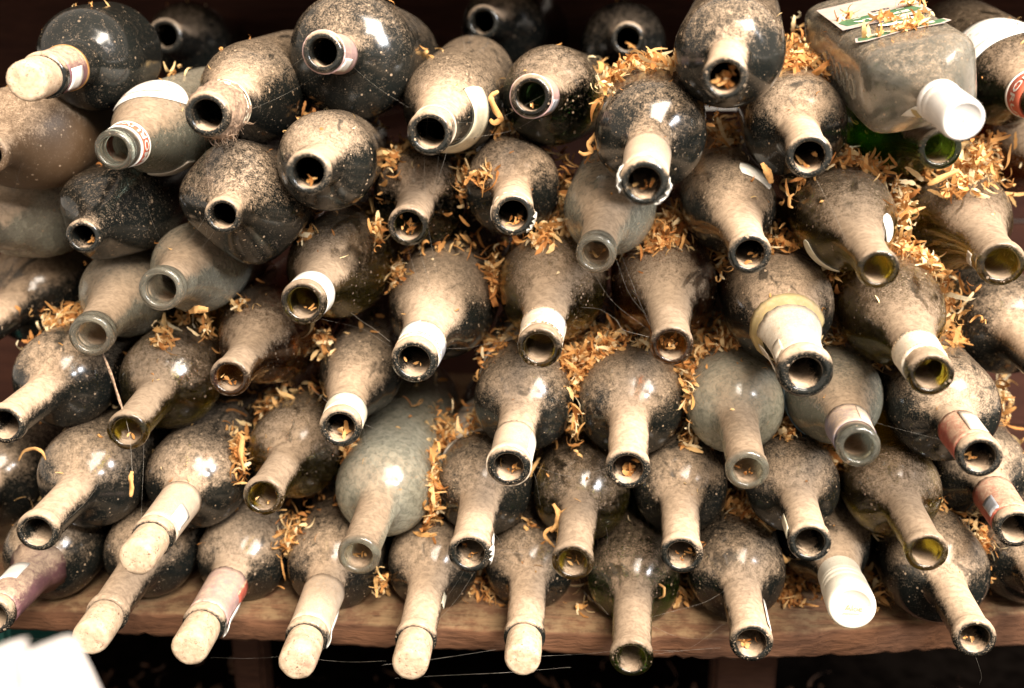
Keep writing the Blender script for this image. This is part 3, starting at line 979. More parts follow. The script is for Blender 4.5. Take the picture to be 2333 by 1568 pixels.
def crust_neck(b, root):
    """a neck wrapped in dirty cobweb"""
    n, m = 40, 16
    V, Fc = [], []
    for k in range(m + 1):
        y = 0.0085 + 0.040 * k / m
        for i in range(n):
            t = 2 * math.pi * i / n
            e = math.sin(math.pi * k / m) ** 0.4
            off = 0.0004 + e * (0.0018 + 0.0014 * math.sin(5 * t + 1.3 * k) * math.sin(2.1 * k + t) + 0.0009 * abs(rnd.gauss(0, 1)))
            if 200 < math.degrees(t) < 300:
                off += e * 0.0016
            V.append(b.pt(y, t, off))
    for k in range(m):
        for i in range(n):
            j = (i + 1) % n
            Fc.append((k * n + i, k * n + j, (k + 1) * n + j, (k + 1) * n + i))
    o = link_mesh("cobweb_crust", V, Fc, MT["crust"], root)
    fixn(o)
    # matted tufts hanging from it
    V, Fc = [], []
    for c in range(90):
        t0 = math.radians(rnd.gauss(285, 26))
        y0 = rnd.uniform(0.010, 0.044)
        p = Vector(b.pt(y0, t0, 0.001))
        dr = Vector((math.cos(t0) + rnd.uniform(-0.8, 0.8), rnd.uniform(-0.7, 0.5), math.sin(t0) - 0.5 + rnd.uniform(-0.5, 0.5))).normalized()
        ln = rnd.uniform(0.003, 0.011)
        for s in range(6):
            w = 0.00028 * (1 - s / 7)
            sd = dr.orthogonal().normalized() * w
            V += [p + sd, p - sd]
            p = p + dr * ln / 5
            dr = (dr + Vector([rnd.uniform(-0.7, 0.7) for _ in range(3)])).normalized()
        k0 = len(V) - 12
        for s in range(5):
            Fc.append((k0 + 2 * s, k0 + 2 * s + 1, k0 + 2 * s + 3, k0 + 2 * s + 2))
    link_mesh("cobweb_tuft", V, Fc, MT["crust"], root, False)
    for y in (0.034, 0.038, 0.043):
        b.patch("old_label_edge", MT["cream"], root, y, y + 0.0014, -40, 120, off=0.0024, rag=0.0006, nv=1)


def lines(b, root, ys=(0.0105, 0.0125, 0.036), mat="brownink", a0=0, a1=180):
    for y in ys:
        for k in range(int(abs(a1 - a0) / 9)):
            if rnd.random() < 0.8:
                b.patch("printed_line", MT[mat], root, y, y + 0.0004, a0 + 9 * k, a0 + 9 * k + rnd.uniform(4, 9), off=0.0011, thick=0.0002, nu=2, nv=1)


def old_capsule(b, root):
    b.patch("torn_capsule", MT["paper_dusty"], root, 0.010, 0.066, -10, 186, off=0.0008, rag=0.0010, nv=10)
    b.patch("capsule_flap", MT["paper_dusty"], root, 0.014, 0.060, 196, 240, off=0.0026, rag=0.0015, nv=8)
    b.patch("yellowed_band", MT["yellow_paper"], root, 0.058, 0.077, 10, 350, off=0.0005, rag=0.0007, nv=6)
    b.patch("paper_scrap", MT["paper_dusty"], root, 0.014, 0.030, 140, 172, off=0.0020, rag=0.0005, nv=3)
    r = b.lp * 1.0
    lathe("thick_lip", [(0.011, r * 0.95), (0.010, r * 1.10), (0.006, r * 1.16), (0.002, r * 1.13), (0.0002, r * 1.02), (-0.0006, r * 0.90), (-0.0004, r * 0.78), (0.0012, r * 0.70), (0.003, r * 0.69), (0.004, r * 0.80)], GL["dark"], root, closed=False)["dust"] = 0.35


def torn_foil(b, root):
    b.patch("torn_foil", MT["creamfoil"], root, 0.012, 0.056, 0, 360, off=0.0005, rag=0.0008, nv=8)
    b.patch("foil_flake", MT["paper_clean"], root, 0.0008, 0.013, 150, 205, off=0.0016, rag=0.0016, nv=3)
    b.patch("foil_flake", MT["paper_clean"], root, 0.0006, 0.018, -62, -8, off=0.0016, rag=0.0022, nv=4)


P = lambda f, **k: (f, k)
S = {}
exec_rows = [
 # top row
 ("A1", dict(glass="dark", nsh=0.045, dust=0.03, end=0.165, label="glossy black corked bottle with mauve neck foil at top left corner",
   parts=[P(foil, mat="mauve", y0=0.0095, y1=0.047, rag=0.0), P(foil, mat="gold", y0=0.043, y1=0.0452, rag=0.0, name="gold_line", off=0.0009), P(strip, y0=0.012, y1=0.032, ac=-18, half=30), P(cork, out=0.030)])),
 ("A2", dict(dust=0.12, label="shadowed open bottle just right of the top left corked bottle")),
 ("A3", dict(dust=0.34, nsh=0.012, R=0.0455, label="large bottle with pinkish neck foil seen nearly end-on in top row",
   parts=[P(foil, mat="pink", y0=0.0035, y1=0.050), P(strip, y0=0.010, y1=0.034, ac=-38, half=22, rag=0.0006)])),
 ("A4", dict(dust=0.08, label="dark recessed bottle whose open mouth touches the top edge")),
 ("A5", dict(dust=0.10, label="dark recessed open bottle above the orange shavings, top right of centre")),
 ("A6", dict(dust=0.40, nsh=0.012, label="large dusty bottle with yellow shavings, left of square clear bottle")),
 ("A8", dict(glass="darkgreen", dust=0.5, label="dark green bottle with red-lined arched white label at top right corner", parts=[P(edge_label)])),
 ("A9", dict(dust=0.62, glass="amber", label="dim brown bottle at right edge below the red-banded bottle")),
 # second row
 ("B1", dict(kind="flask", glass="brown", dust=0.55, nsh=0.07, ax=1.12, az=1.0, pw=2.5, name="flask_bottle", label="brown dusty bottle cut by left edge beneath the corked black bottle")),
 ("B2", dict(glass="aqua", dust=0.55, name="beer_bottle", label="pale green bottle with white oval label and red neck band", parts=[P(beer_labels)])),
 ("B3", dict(dust=0.50, label="dusty bottle with crusty cobwebbed neck, upper left", parts=[P(crust_neck)])),
 ("B4", dict(dust=0.52, label="dusty bottle with cream crescent label curving right of its neck", parts=[P(cream_label), P(collar, mat="creamfoil", y0=0.022, y1=0.024)])),
 ("B5", dict(glass="darkgreen", dust=0.40, label="dark green bottle with pale pink neck foil pointing straight out",
   parts=[P(foil, mat="pink", y0=0.0030, y1=0.042), P(strip, mat="silver", y0=0.008, y1=0.034, ac=-28, half=20)])),
 ("B6", dict(dust=0.38, nsh=0.012, end=0.150, label="large bottle with torn white foil flakes round its lip", parts=[P(torn_foil)])),
 ("B7", dict(dust=0.44, label="dusty bottle with one broad wood shaving across its mouth")),
 ("B8", dict(glass="green", dust=0.22, label="bright green bottle directly under the square bottle's white cap")),
 # third row
 ("C1", dict(kind="square", dust=0.12, nsh=0.075, pw=3.4, ax=1.06, az=0.98, roll=0.25, name="square_bottle", label="dark square-shouldered bottle under the pale green bottle at left")),
 ("C2", dict(kind="oval", dust=0.46, nsh=0.055, ax=1.22, az=1.03, roll=-0.75, pw=3.0, name="oval_flask", label="flattened oval flask with short neck, left of centre")),
 ("C3", dict(dust=0.45, label="dusty open bottle up and right of the oval flask")),
 ("C4", dict(glass="darkgreen", dust=0.48, label="bottle with star-shaped yellow shaving in its green mouth")),
 ("C5", dict(dust=0.44, label="bottle with chipped cream foil on its lip, upper centre",
   parts=[P(foil, mat="creamfoil", y0=0.008, y1=0.034, rag=0.0012), P(strip, y0=0.0006, y1=0.016, ac=-25, half=28, rag=0.002, name="foil_flake")])),
 ("C6", dict(glass="clear", dust=0.55, name="clear_bottle", label="clear wide-necked bottle beneath the torn-foil bottle")),
 ("C7", dict(dust=0.58, label="slope-shouldered bottle with white label scrap on right shoulder", parts=[P(crescent, mat="paper", y0=0.096, y1=0.114, a0=34, a1=84, taper=0.2)])),
 ("C8", dict(glass="olive", dust=0.55, label="yellow-mouthed bottle with thin white crescents on both shoulders",
   parts=[P(crescent, mat="paper", y0=0.072, y1=0.084, a0=-10, a1=40), P(crescent, mat="cream", y0=0.090, y1=0.100, a0=195, a1=262)])),
 ("C9", dict(glass="olive", dust=0.62, label="olive bottle with its mouth cut by the right edge", parts=[P(strip, mat="grey_paper", y0=0.012, y1=0.022, ac=185, half=14, rag=0.002, off=0.002)])),
 # fourth row
 ("D0", dict(kind="square", glass="clear", dust=0.60, pw=3.4, name="square_bottle", label="grimy clear square bottle at left edge beside dark square-shouldered bottle")),
 ("D1", dict(dust=0.66, label="dusty bottle cut by left edge above the shavings heap")),
 ("D2", dict(glass="clear", dust=0.55, name="clear_bottle", label="lower of two clear bottles at left, straw hanging below its mouth")),
 ("D3", dict(glass="clear", dust=0.50, name="clear_bottle", label="upper of two clear bottles at left, below the oval flask")),
 ("D4", dict(glass="olive", dust=0.58, label="bottle with bright white paper collar, left of centre", parts=[P(collar, mat="paper_clean", y0=0.010, y1=0.029)])),
 ("D5", dict(dust=0.62, label="large sloping bottle with white neck label, above the dark gap", parts=[P(lines, ys=(0.0115, 0.014, 0.034)), P(collar, mat="paper_dusty", y0=0.010, y1=0.036), P(strip, y0=0.016, y1=0.035, ac=118, half=26), P(strip, mat="silver", y0=0.014, y1=0.032, ac=-15, half=22)])),
 ("D6", dict(glass="olive", dust=0.58, label="large sloping bottle at picture centre with white strip on neck", parts=[P(lines), P(collar, mat="paper_dusty", y0=0.011, y1=0.037), P(strip, y0=0.012, y1=0.035, ac=38, half=24)])),
 ("D7", dict(glass="amber", dust=0.60, label="sloping bottle with amber shavings in mouth, above bright shavings heap")),
 ("D8", dict(dust=0.60, label="bottle with torn tan capsule and thick black lip", parts=[P(old_capsule)])),
 ("D9", dict(glass="olive", dust=0.60, label="bottle with white collar pointing right, below bright shavings at right", parts=[P(collar, mat="paper_dusty", y0=0.015, y1=0.040, rag=0.0006), P(lines, ys=(0.017, 0.038))])),
 ("D10", dict(dust=0.34, label="dusty bottle cut by right edge with its mouth out of view")),
 # fifth row
 ("E1", dict(dust=0.46, label="speckled bottle with its neck leaving the left edge, mid height")),
 ("E2", dict(dust=0.52, glass="olive", label="dusty bottle right of the hanging straw")),
 ("E3", dict(kind="ridge", glass="amber", dust=0.48, label="amber-mouthed bottle with raised ring round its shoulder")),
 ("E4", dict(dust=0.52, label="shaded bottle with ivory collar left of the dark gap", parts=[P(collar, mat="cream", y0=0.010, y1=0.031)])),
 ("E5", dict(dust=0.45, label="bottle with pinkish cream foil, right of the dark gap",
   parts=[P(foil, mat="creamfoil", y0=0.002, y1=0.040), P(strip, y0=0.010, y1=0.036, ac=10, half=26, mat="paper"), P(crescent, mat="grey_paper", y0=0.135, y1=0.235, a0=80, a1=190, taper=0.1)])),
 ("E6", dict(dust=0.52, label="round-shouldered bottle with a big shaving filling its mouth")),
 ("E7", dict(glass="pale", dust=0.40, label="pale greenish bottle with cream neck, right of centre")),
 ("E8", dict(glass="aqua", dust=0.52, name="clear_bottle", label="aqua clear bottle with violet-grey neck label",
   parts=[P(collar, mat="violet", y0=0.014, y1=0.046, a0=20, a1=230), P(strip, mat="grey_paper", y0=0.018, y1=0.044, ac=62, half=16), P(crescent, mat="blue_paper", y0=0.115, y1=0.19, a0=170, a1=245, taper=0.1)])),
 ("E9", dict(dust=0.40, label="bottle with red neck foil and grey strip, lower right", parts=[P(foil, mat="red", y0=0.0095, y1=0.052), P(strip, mat="grey_paper", y0=0.014, y1=0.048, ac=82, half=24)])),
 # sixth row
 ("F0", dict(dust=0.40, label="dark bottle cut by left edge beside the curled shaving")),
 ("F1", dict(dust=0.48, label="bare-necked open bottle pointing to lower left corner")),
 ("F2", dict(dust=0.50, label="corked bottle above the bottom row with white strip on its neck",
   parts=[P(foil, mat="creamfoil", y0=0.0095, y1=0.062), P(strip, y0=0.012, y1=0.034, ac=22, half=24), P(cork, out=0.029)])),
 ("F3", dict(glass="olive", dust=0.55, label="olive-mouthed bottle left of the pale frosted bottle")),
 ("F4", dict(glass="pale", dust=0.28, label="pale frosted clear bottle, lower left of centre")),
 ("F5", dict(dust=0.42, label="bottle with white flake on lip right of pale frosted bottle",
   parts=[P(strip, y0=0.0008, y1=0.022, ac=-8, half=24, rag=0.002, name="foil_flake"), P(crescent, mat="grey_paper", y0=0.125, y1=0.215, a0=80, a1=185, taper=0.1)])),
 ("F6", dict(glass="olive", dust=0.46, label="bottle with a frayed shaving lying on its neck, lower centre")),
 ("F7", dict(dust=0.45, label="bottle under the gap between round-shouldered and pale greenish bottles")),
 ("F8", dict(dust=0.48, label="bottle with yellowish strip on left of neck, below pale greenish bottle", parts=[P(strip, mat="cream", y0=0.012, y1=0.036, ac=178, half=16, off=0.0008)])),
 ("F9", dict(glass="olive", dust=0.44, label="bottle with glowing yellow-green mouth at lower right")),
 ("F10", dict(dust=0.40, label="red-foiled bottle cut by the right edge", parts=[P(foil, mat="red", y0=0.010, y1=0.056), P(strip, mat="silver", y0=0.012, y1=0.030, ac=152, half=20, rag=0.0008)])),
 # bottom row
 ("G0", dict(dust=0.44, label="mauve-necked bottle on the shelf, cut by left edge", parts=[P(foil, mat="mauve", y0=0.009, y1=0.075), P(strip, y0=0.030, y1=0.052, ac=100, half=30)])),
 ("G1", dict(dust=0.44, label="leftmost full corked bottle of the bottom row", parts=[P(cork, out=0.031)])),
 ("G2", dict(dust=0.52, label="corked bottle with reddish torn foil in the bottom row",
   parts=[P(foil, mat="pink", y0=0.009, y1=0.056, rag=0.001), P(strip, mat="red", y0=0.036, y1=0.056, ac=-12, half=30, off=0.0009), P(strip, y0=0.006, y1=0.036, ac=-28, half=20, rag=0.0015, off=0.0018), P(cork, out=0.029)])),
 ("G3", dict(dust=0.50, label="corked bottle with white strip right of cork, third in bottom row",
   parts=[P(foil, mat="creamfoil", y0=0.009, y1=0.060), P(strip, y0=0.006, y1=0.036, ac=-22, half=20, off=0.0014), P(cork, out=0.028)])),
 ("G4", dict(dust=0.50, label="corked bottle with small cream flake right of neck in bottom row", parts=[P(strip, mat="cream", y0=0.040, y1=0.054, ac=10, half=12, rag=0.002), P(cork, out=0.027)])),
 ("G5", dict(dust=0.52, label="rightmost corked bottle of the bottom row", parts=[P(cork, out=0.026)])),
 ("G6", dict(glass="green", dust=0.50, label="open green-mouthed bottle right of the corks in bottom row")),
 ("G7", dict(dust=0.45, label="open bottle with cream strip on neck, left of ivory cap", parts=[P(strip, mat="paper", y0=0.014, y1=0.046, ac=12, half=20)])),
 ("G8", dict(dust=0.55, label="bottle with ivory screw cap in the bottom row", parts=[P(ivory_cap)])),
 ("G9", dict(dust=0.46, label="rightmost full bottle of the bottom row, open mouth past shelf edge")),
 ("G10", dict(dust=0.40, label="dark bottle on the shelf cut by the right edge")),
]
KIND = {}
for idn, spec in exec_rows:
    spec.setdefault("kind", KINDS[idn])
    place(idn, spec)


# the square clear spirit bottle on top of the pile
def spirit_bottle():
    capend = unproj(2195, 275, 0.585)
    nb = unproj(2090, 192, 0.585 + 0.073)
    d = (nb - capend).normalized()
    M = capend + d * 0.026
    b = Bottle(M, d, "spirit", 0.0112, 0.036, roll=math.radians(13), ax=0.97, az=0.76, pw=5.0)
    root = bpy.data.objects.new("spirit_bottle", None)
    COL.objects.link(root)
    root.matrix_world = b.mw
    tag(root, "square clear glass spirit bottle with white screw cap", CAT, "bottles lying in the stack")
    g = b.glass("glass_body", GL["frosty"], root, seg=64, wall=0.0026)
    g["dust"] = 0.32
    g["clean"] = 0.0
    b.root = root
    BOT["A7"] = b
    r = 0.0122
    cap = lathe("screw_cap", [(0.0105, r * 0.97), (0.010, r), (0.004, r), (0.003, r * 0.97), (0.002, r), (-0.022, r * 1.0), (-0.0252, r * 0.96), (-0.026, r * 0.90), (-0.0262, r * 0.80), (-0.0255, r * 0.76), (-0.0255, r * 0.1)], MT["white_plastic"], root, 48)
    lathe("cap_collar", [(0.018, r * 0.99), (0.017, r * 1.03), (0.0125, r * 1.03), (0.0115, r * 0.97)], MT["white_plastic"], root, 48, False)
    flat_text("o", MT["pink"], cap, 0.003, -0.0258, 0, 0.0)
    # labels on the upper broad face (local +Z)
    zt = 0.036 * 0.76 + 0.0006

    def quad(name, mat, pts, z, par):
        V = [(x, y, z) for x, y in pts] + [(x, y, z - 0.00025) for x, y in pts]
        n = len(pts)
        Fc = [list(range(n)), list(range(2 * n - 1, n - 1, -1))] + [[i, (i + 1) % n, n + (i + 1) % n, n + i] for i in range(n)]
        o = link_mesh(name, V, Fc, mat, par, False)
        fixn(o)
        return o

    def ell(cx, cy, a, c, n=28):
        return [(cx + a * math.cos(2 * math.pi * i / n), cy + c * math.sin(2 * math.pi * i / n)) for i in range(n)]

    def txt(s, mat, par, h, x, y, z, width=None, bold=0.02):
        vs, fs = text_mesh(s, h, bold, width)
        return link_mesh("lettering", [(x - a, y - b_, z) for a, b_ in vs], fs, mat, par, False)

    lb = quad("front_label", MT["faded"], [(-0.029, 0.1170), (0.029, 0.1170), (0.030, 0.19), (-0.030, 0.19)], zt + 0.0003, root)
    quad("green_panel", MT["greenink"], [(-0.024, 0.1240), (0.022, 0.1240), (0.026, 0.1280), (0.022, 0.1410), (-0.024, 0.1410), (-0.027, 0.1360)], zt + 0.0006, lb)
    txt("EXTRA", MT["paper_clean"], lb, 0.0052, 0, 0.1285, zt + 0.0009, 0.036)
    txt("- X -", MT["paper_clean"], lb, 0.0045, 0, 0.1365, zt + 0.0009, 0.034)
    txt("GRB", MT["ink"], lb, 0.0048, 0.004, 0.1475, zt + 0.0006)
    txt(". . - . . - . .", MT["redink"], lb, 0.0022, 0.0, 0.1525, zt + 0.0006)
    em = quad("emblem", MT["paper_clean"], ell(0.004, 0.1065, 0.0125, 0.0062), zt + 0.0008, lb)
    quad("emblem_leaf", MT["greenink"], ell(0.008, 0.1055, 0.0048, 0.0022), zt + 0.0012, em)
    quad("emblem_leaf", MT["greenink"], ell(-0.001, 0.1075, 0.0044, 0.0020), zt + 0.0012, em)
    bn = quad("banner", MT["faded"], [(-0.030, 0.079), (-0.024, 0.077), (0.0, 0.082), (0.024, 0.079), (0.030, 0.082), (0.028, 0.090), (0.0, 0.0915), (-0.028, 0.089)], zt + 0.0003, root)
    quad("banner_green", MT["greenink"], [(-0.028, 0.0805), (-0.023, 0.079), (0.0, 0.0837), (0.023, 0.0807), (0.0275, 0.083), (0.0265, 0.0888), (0.0, 0.0900), (-0.0265, 0.0875)], zt + 0.0006, bn)
    txt("PERE", MT["cream"], bn, 0.0044, 0, 0.0858, zt + 0.0009, 0.042)
    # neck seal
    b.patch("neck_seal", MT["paper_clean"], root, 0.0185, 0.034, 188, 240, off=0.0012, fn=lambda s: (0.0185, 0.0205 + 0.014 * (1 - abs(2 * s - 1))), nu=8)
    b.patch("seal_print", MT["yellow_paper"], root, 0.0205, 0.026, 200, 226, off=0.0018)
    # raised letters moulded on the side
    vs, fs = text_mesh("OOOOO", 0.017, 0.01, 0.085)
    x0 = -0.036 * 0.97
    V = [(x0 - 0.0007, 0.112 + a * 1.0, b_) for a, b_ in vs] + [(x0 + 0.0006, 0.112 + a, b_) for a, b_ in vs]
    n = len(vs)
    ec = {}
    for f_ in fs:
        for i in range(len(f_)):
            e = (f_[i], f_[(i + 1) % len(f_)])
            ec[e] = 1
    side = [(a, c, c + n, a + n) for (a, c) in ec if (c, a) not in ec]
    o = link_mesh("raised_letters", V, list(fs) + [tuple(i + n for i in f_)[::-1] for f_ in fs] + side, GL["clear"], root, False)
    o["dust"] = 0.2
    return b


spirit_bottle()


# ------------------------------------------------------------------ wood shavings
def ribbon(seed, chunky=False):
    r = random.Random(seed)
    ln = r.uniform(0.006, 0.013) if chunky else r.uniform(0.009, 0.034)
    w = r.uniform(0.0011, 0.0026) if chunky else r.uniform(0.0008, 0.0023)
    rad = r.uniform(0.003, 0.020)
    n = 8
    tw = r.uniform(-0.5, 0.5)
    pitch = r.uniform(-0.5, 0.5)
    pts = []
    ang = 0.0
    p = Vector((0, 0, 0))
    for i in range(n + 1):
        pts.append((p.copy(), ang))
        rr = rad * (1 + 0.6 * math.sin(i * 0.9 + seed))
        ang += ln / n / max(rr, 0.0012)
        p = p + Vector((math.cos(ang), pitch + 0.1 * r.uniform(-1, 1), math.sin(ang))).normalized() * (ln / n)
    c = sum((q for q, _ in pts), Vector()) / len(pts)
    V = []
    for i, (q, a) in enumerate(pts):
        e = min(1, 0.35 + 2.2 * min(i, n - i) / n)
        sd = Vector((0.25 * math.sin(tw * i), 1, 0.3 * math.cos(tw * i + 1))).normalized() * w * e * (1 + 0.25 * r.uniform(-1, 1))
        V += [q - c + sd, q - c - sd]
    Fc = [(2 * i, 2 * i + 1, 2 * i + 3, 2 * i + 2) for i in range(n)]
    return np.array([tuple(v) for v in V]), Fc


RIB = [ribbon(i) for i in range(70)] + [ribbon(200 + i, True) for i in range(24)]


def rotm():
    q = NR.normal(size=4)
    q /= np.linalg.norm(q)
    w, x, y, z = q
    return np.array([[1 - 2 * (y * y + z * z), 2 * (x * y - z * w), 2 * (x * z + y * w)], [2 * (x * y + z * w), 1 - 2 * (x * x + z * z), 2 * (y * z - x * w)], [2 * (x * z - y * w), 2 * (y * z + x * w), 1 - 2 * (x * x + y * y)]])


class Heap:
    def __init__(self):
        self.V, self.F, self.n, self.mat = [], [], 0, "shaving"

    def add(self, pos, scale=1.0, rot=None, k=None):
        v, f_ = RIB[NR.randint(78) if k is None else k]
        v = v @ (rotm() if rot is None else rot).T * scale + np.array(pos)
        self.V.append(v)
        self.F += [tuple(i + self.n for i in q) for q in f_]
        self.n += len(v)

    def build(self, name):
        return link_mesh(name, np.concatenate(self.V), self.F, MT[self.mat])


CHECK = [(b, np.array(b.inv)) for b in BOT.values()]


def clear_of_bottles(p, gap=0.0012):
    q = np.array([p[0], p[1], p[2], 1.0])
    for b, inv in CHECK:
        l = inv @ q
        if -0.001 < l[1] < b.cx[-1] + 0.002:
            rr = math.hypot(l[0], l[2])
            if rr < b.R * 1.35 + 0.003:
                a, c = b.shape(l[1], math.atan2(l[2], l[0]))
                if rr < b.r(l[1]) * math.hypot(a, c) + gap:
                    return False
    return True


POCKETS = [  # u, v, half width, half height, how many, nearest, farthest (m)
 (945, 160, 26, 55, 45, .80, .90), (690, 240, 22, 25, 10, .76, .85), (1440, 172, 80, 34, 190, .74, .86), (1385, 225, 28, 60, 90, .72, .82),
 (1815, 130, 42, 62, 200, .70, .80), (1800, 185, 45, 26, 70, .69, .76), (1560, 190, 30, 30, 30, .68, .76), (1650, 305, 48, 48, 70, .80, .90), (2235, 345, 45, 60, 190, .70, .80), (2190, 395, 50, 20, 60, .70, .76),
 (1930, 392, 66, 30, 130, .70, .80), (2062, 450, 20, 75, 90, .68, .78), (2140, 690, 52, 80, 260, .70, .82), (2060, 605, 55, 45, 120, .72, .82), (2115, 760, 30, 50, 70, .72, .80), (2170, 800, 22, 50, 60, .74, .86),
 (1780, 575, 62, 36, 140, .72, .84), (1500, 555, 66, 56, 190, .72, .84), (1300, 535, 45, 34, 110, .74, .86), (1235, 530, 30, 25, 40, .76, .86), (1055, 405, 20, 50, 60, .74, .84), (1110, 385, 40, 25, 40, .76, .86), (1290, 420, 20, 50, 45, .74, .84),
 (890, 345, 40, 36, 60, .76, .88), (862, 410, 16, 40, 30, .74, .82), (1122, 615, 18, 48, 60, .74, .84), (905, 612, 30, 26, 50, .74, .84), (690, 530, 22, 32, 30, .72, .80), (860, 505, 20, 20, 24, .70, .78),
 (1345, 795, 115, 44, 420, .78, .92), (1310, 850, 55, 60, 170, .78, .88), (1580, 850, 60, 52, 200, .78, .90), (1575, 905, 30, 60, 110, .76, .86), (1310, 940, 14, 60, 40, .76, .82), (1650, 650, 16, 50, 45, .74, .84), (1660, 815, 50, 25, 60, .80, .90), (1910, 655, 26, 46, 70, .74, .84),
 (1795, 1000, 24, 45, 60, .76, .86), (1905, 810, 40, 26, 40, .76, .86), (1012, 1000, 36, 70, 190, .84, .98), (985, 1110, 18, 80, 110, .78, .88), (790, 1010, 28, 45, 60, .80, .90), (150, 722, 58, 32, 120, .80, .92), (540, 1020, 22, 56, 60, .78, .86),
 (610, 925, 40, 40, 60, .82, .94), (545, 690, 25, 40, 30, .78, .88), (730, 750, 22, 40, 30, .80, .90), (470, 720, 20, 25, 18, .76, .86), (375, 755, 22, 30, 24, .76, .86), (660, 1225, 32, 60, 90, .80, .92), (1690, 1160, 36, 50, 110, .80, .92), (1720, 1200, 36, 22, 50, .80, .88),
 (1900, 1055, 22, 30, 30, .78, .88), (2240, 1235, 30, 46, 70, .78, .90), (2010, 1240, 24, 40, 30, .80, .90), (870, 1312, 16, 22, 16, .78, .86), (1210, 1215, 20, 30, 24, .80, .88), (1565, 1010, 16, 30, 24, .78, .86), (2285, 880, 18, 50, 30, .74, .84), (420, 610, 20, 16, 12, .76, .84), (100, 410, 60, 14, 14, .80, .88),
]
hp = Heap()
for (u, v, rx, ry, cnt, z0, z1) in POCKETS:
    k = t = 0
    if z0 < 0.76:
        z0, z1 = z0 + 0.045, z1 + 0.055
    while k < cnt * 1.7 and t < cnt * 14:
        t += 1
        a, q = rnd.uniform(0, 2 * math.pi), abs(rnd.gauss(0, 0.68))
        p = unproj(u + rx * q * math.cos(a), v + ry * q * math.sin(a) - 6, rnd.uniform(z0 - 0.015, z1 + 0.03))
        if p.z < 0.002 or not clear_of_bottles(p):
            continue
        # let it drop until it meets glass or other shavings lying on it
        drop = 0.0
        lim = 0.002 + 0.014 * rnd.random()
        while drop < lim and clear_of_bottles(p - Vector((0, 0, 0.0015)), 0.0006):
            p = p - Vector((0, 0, 0.0015))
            drop += 0.0015
        if drop >= lim and rnd.random() < 0.25:
            continue
        hp.add(p, rnd.uniform(0.5, 1.0))
        k += 1
# packing heaped on top of the bodies, behind the shoulders
for idn, cnt in {"E6": 230, "E7": 170, "E5": 110, "D7": 150, "D9": 170, "C9": 150, "C8": 110, "B7": 110, "D6": 80, "B6": 120, "D8": 70, "F8": 70, "F5": 70, "E8": 60, "C5": 40, "C4": 50, "D5": 40, "F3": 40, 
                 "G7": 30, "G3": 30, "E2": 40, "E1": 40, "F10": 40, "G9": 40, "C6": 30}.items():
    b = BOT[idn]
    k = t = 0
    while k < cnt and t < cnt * 5:
        t += 1
        y = 0.118 + abs(rnd.gauss(0, 0.035))
        th = math.radians(rnd.gauss(90, 36))
        p = b.world(min(y, b.cx[-1] - 0.01), th, rnd.uniform(0.001, 0.009))
        if clear_of_bottles(p):
            hp.add(p, rnd.uniform(0.5, 0.95))
            k += 1
# stray packing everywhere the gaps are open
k = 0
for _ in range(9000):
    p = unproj(rnd.uniform(20, 2320), rnd.uniform(150, 1360), rnd.uniform(0.79, 0.93))
    if p.z < 0.004 or not clear_of_bottles(p) or clear_of_bottles(p - Vector((0, 0, 0.006))):
        continue
    hp.add(p, rnd.uniform(0.4, 0.9))
    k += 1
    if k > 900:
        break
# shavings lying on the board
for (u, v, ru, rv, cnt) in ((1800, 1392, 75, 26, 190), (1100, 1388, 75, 22, 80), (2000, 1400, 60, 22, 60), (1560, 1395, 40, 20, 40), (600, 1350, 30, 16, 14), (1330, 1410, 60, 16, 24), (2260, 1370, 40, 20, 30)):
    for _ in range(cnt):
        p = on_plane_z(u + rnd.gauss(0, 0.5) * ru, v - abs(rnd.gauss(0, 0.6)) * rv, 0.0)
        p = Vector((p.x, p.y + rnd.uniform(0.0, 0.06), rnd.uniform(0.001, 0.006)))
        if clear_of_bottles(p):
            hp.add(p, rnd.uniform(0.5, 1.0))
# flecks that dropped onto the bottles
for b in BOT.values():
    for _ in range(rnd.randint(3, 8)):
        y, th = rnd.uniform(0.06, 0.17), math.radians(rnd.gauss(90, 42))
        hp.add(b.world(y, th, 0.0006), rnd.uniform(0.22, 0.5))
s_b = BOT["A7"]
for (x, y, c) in ((0.014, 0.092, 8), (0.008, 0.083, 16), (-0.004, 0.082, 14), (-0.016, 0.083, 6), (0.0, 0.108, 14), (-0.004, 0.118, 12), (0.022, 0.14, 16), (-0.02, 0.145, 14), (0.018, 0.104, 5)):
    for _ in range(c):
        hp.add(s_b.mw @ Vector((x + rnd.gauss(0, 0.0035), y + rnd.gauss(0, 0.002), 0.0290 + rnd.uniform(0, 0.004))), rnd.uniform(0.4, 0.75))
ws = hp.build("wood_shavings")
tag(ws, "curled orange wood shavings packed between the bottles", "wood shavings", kind="stuff")

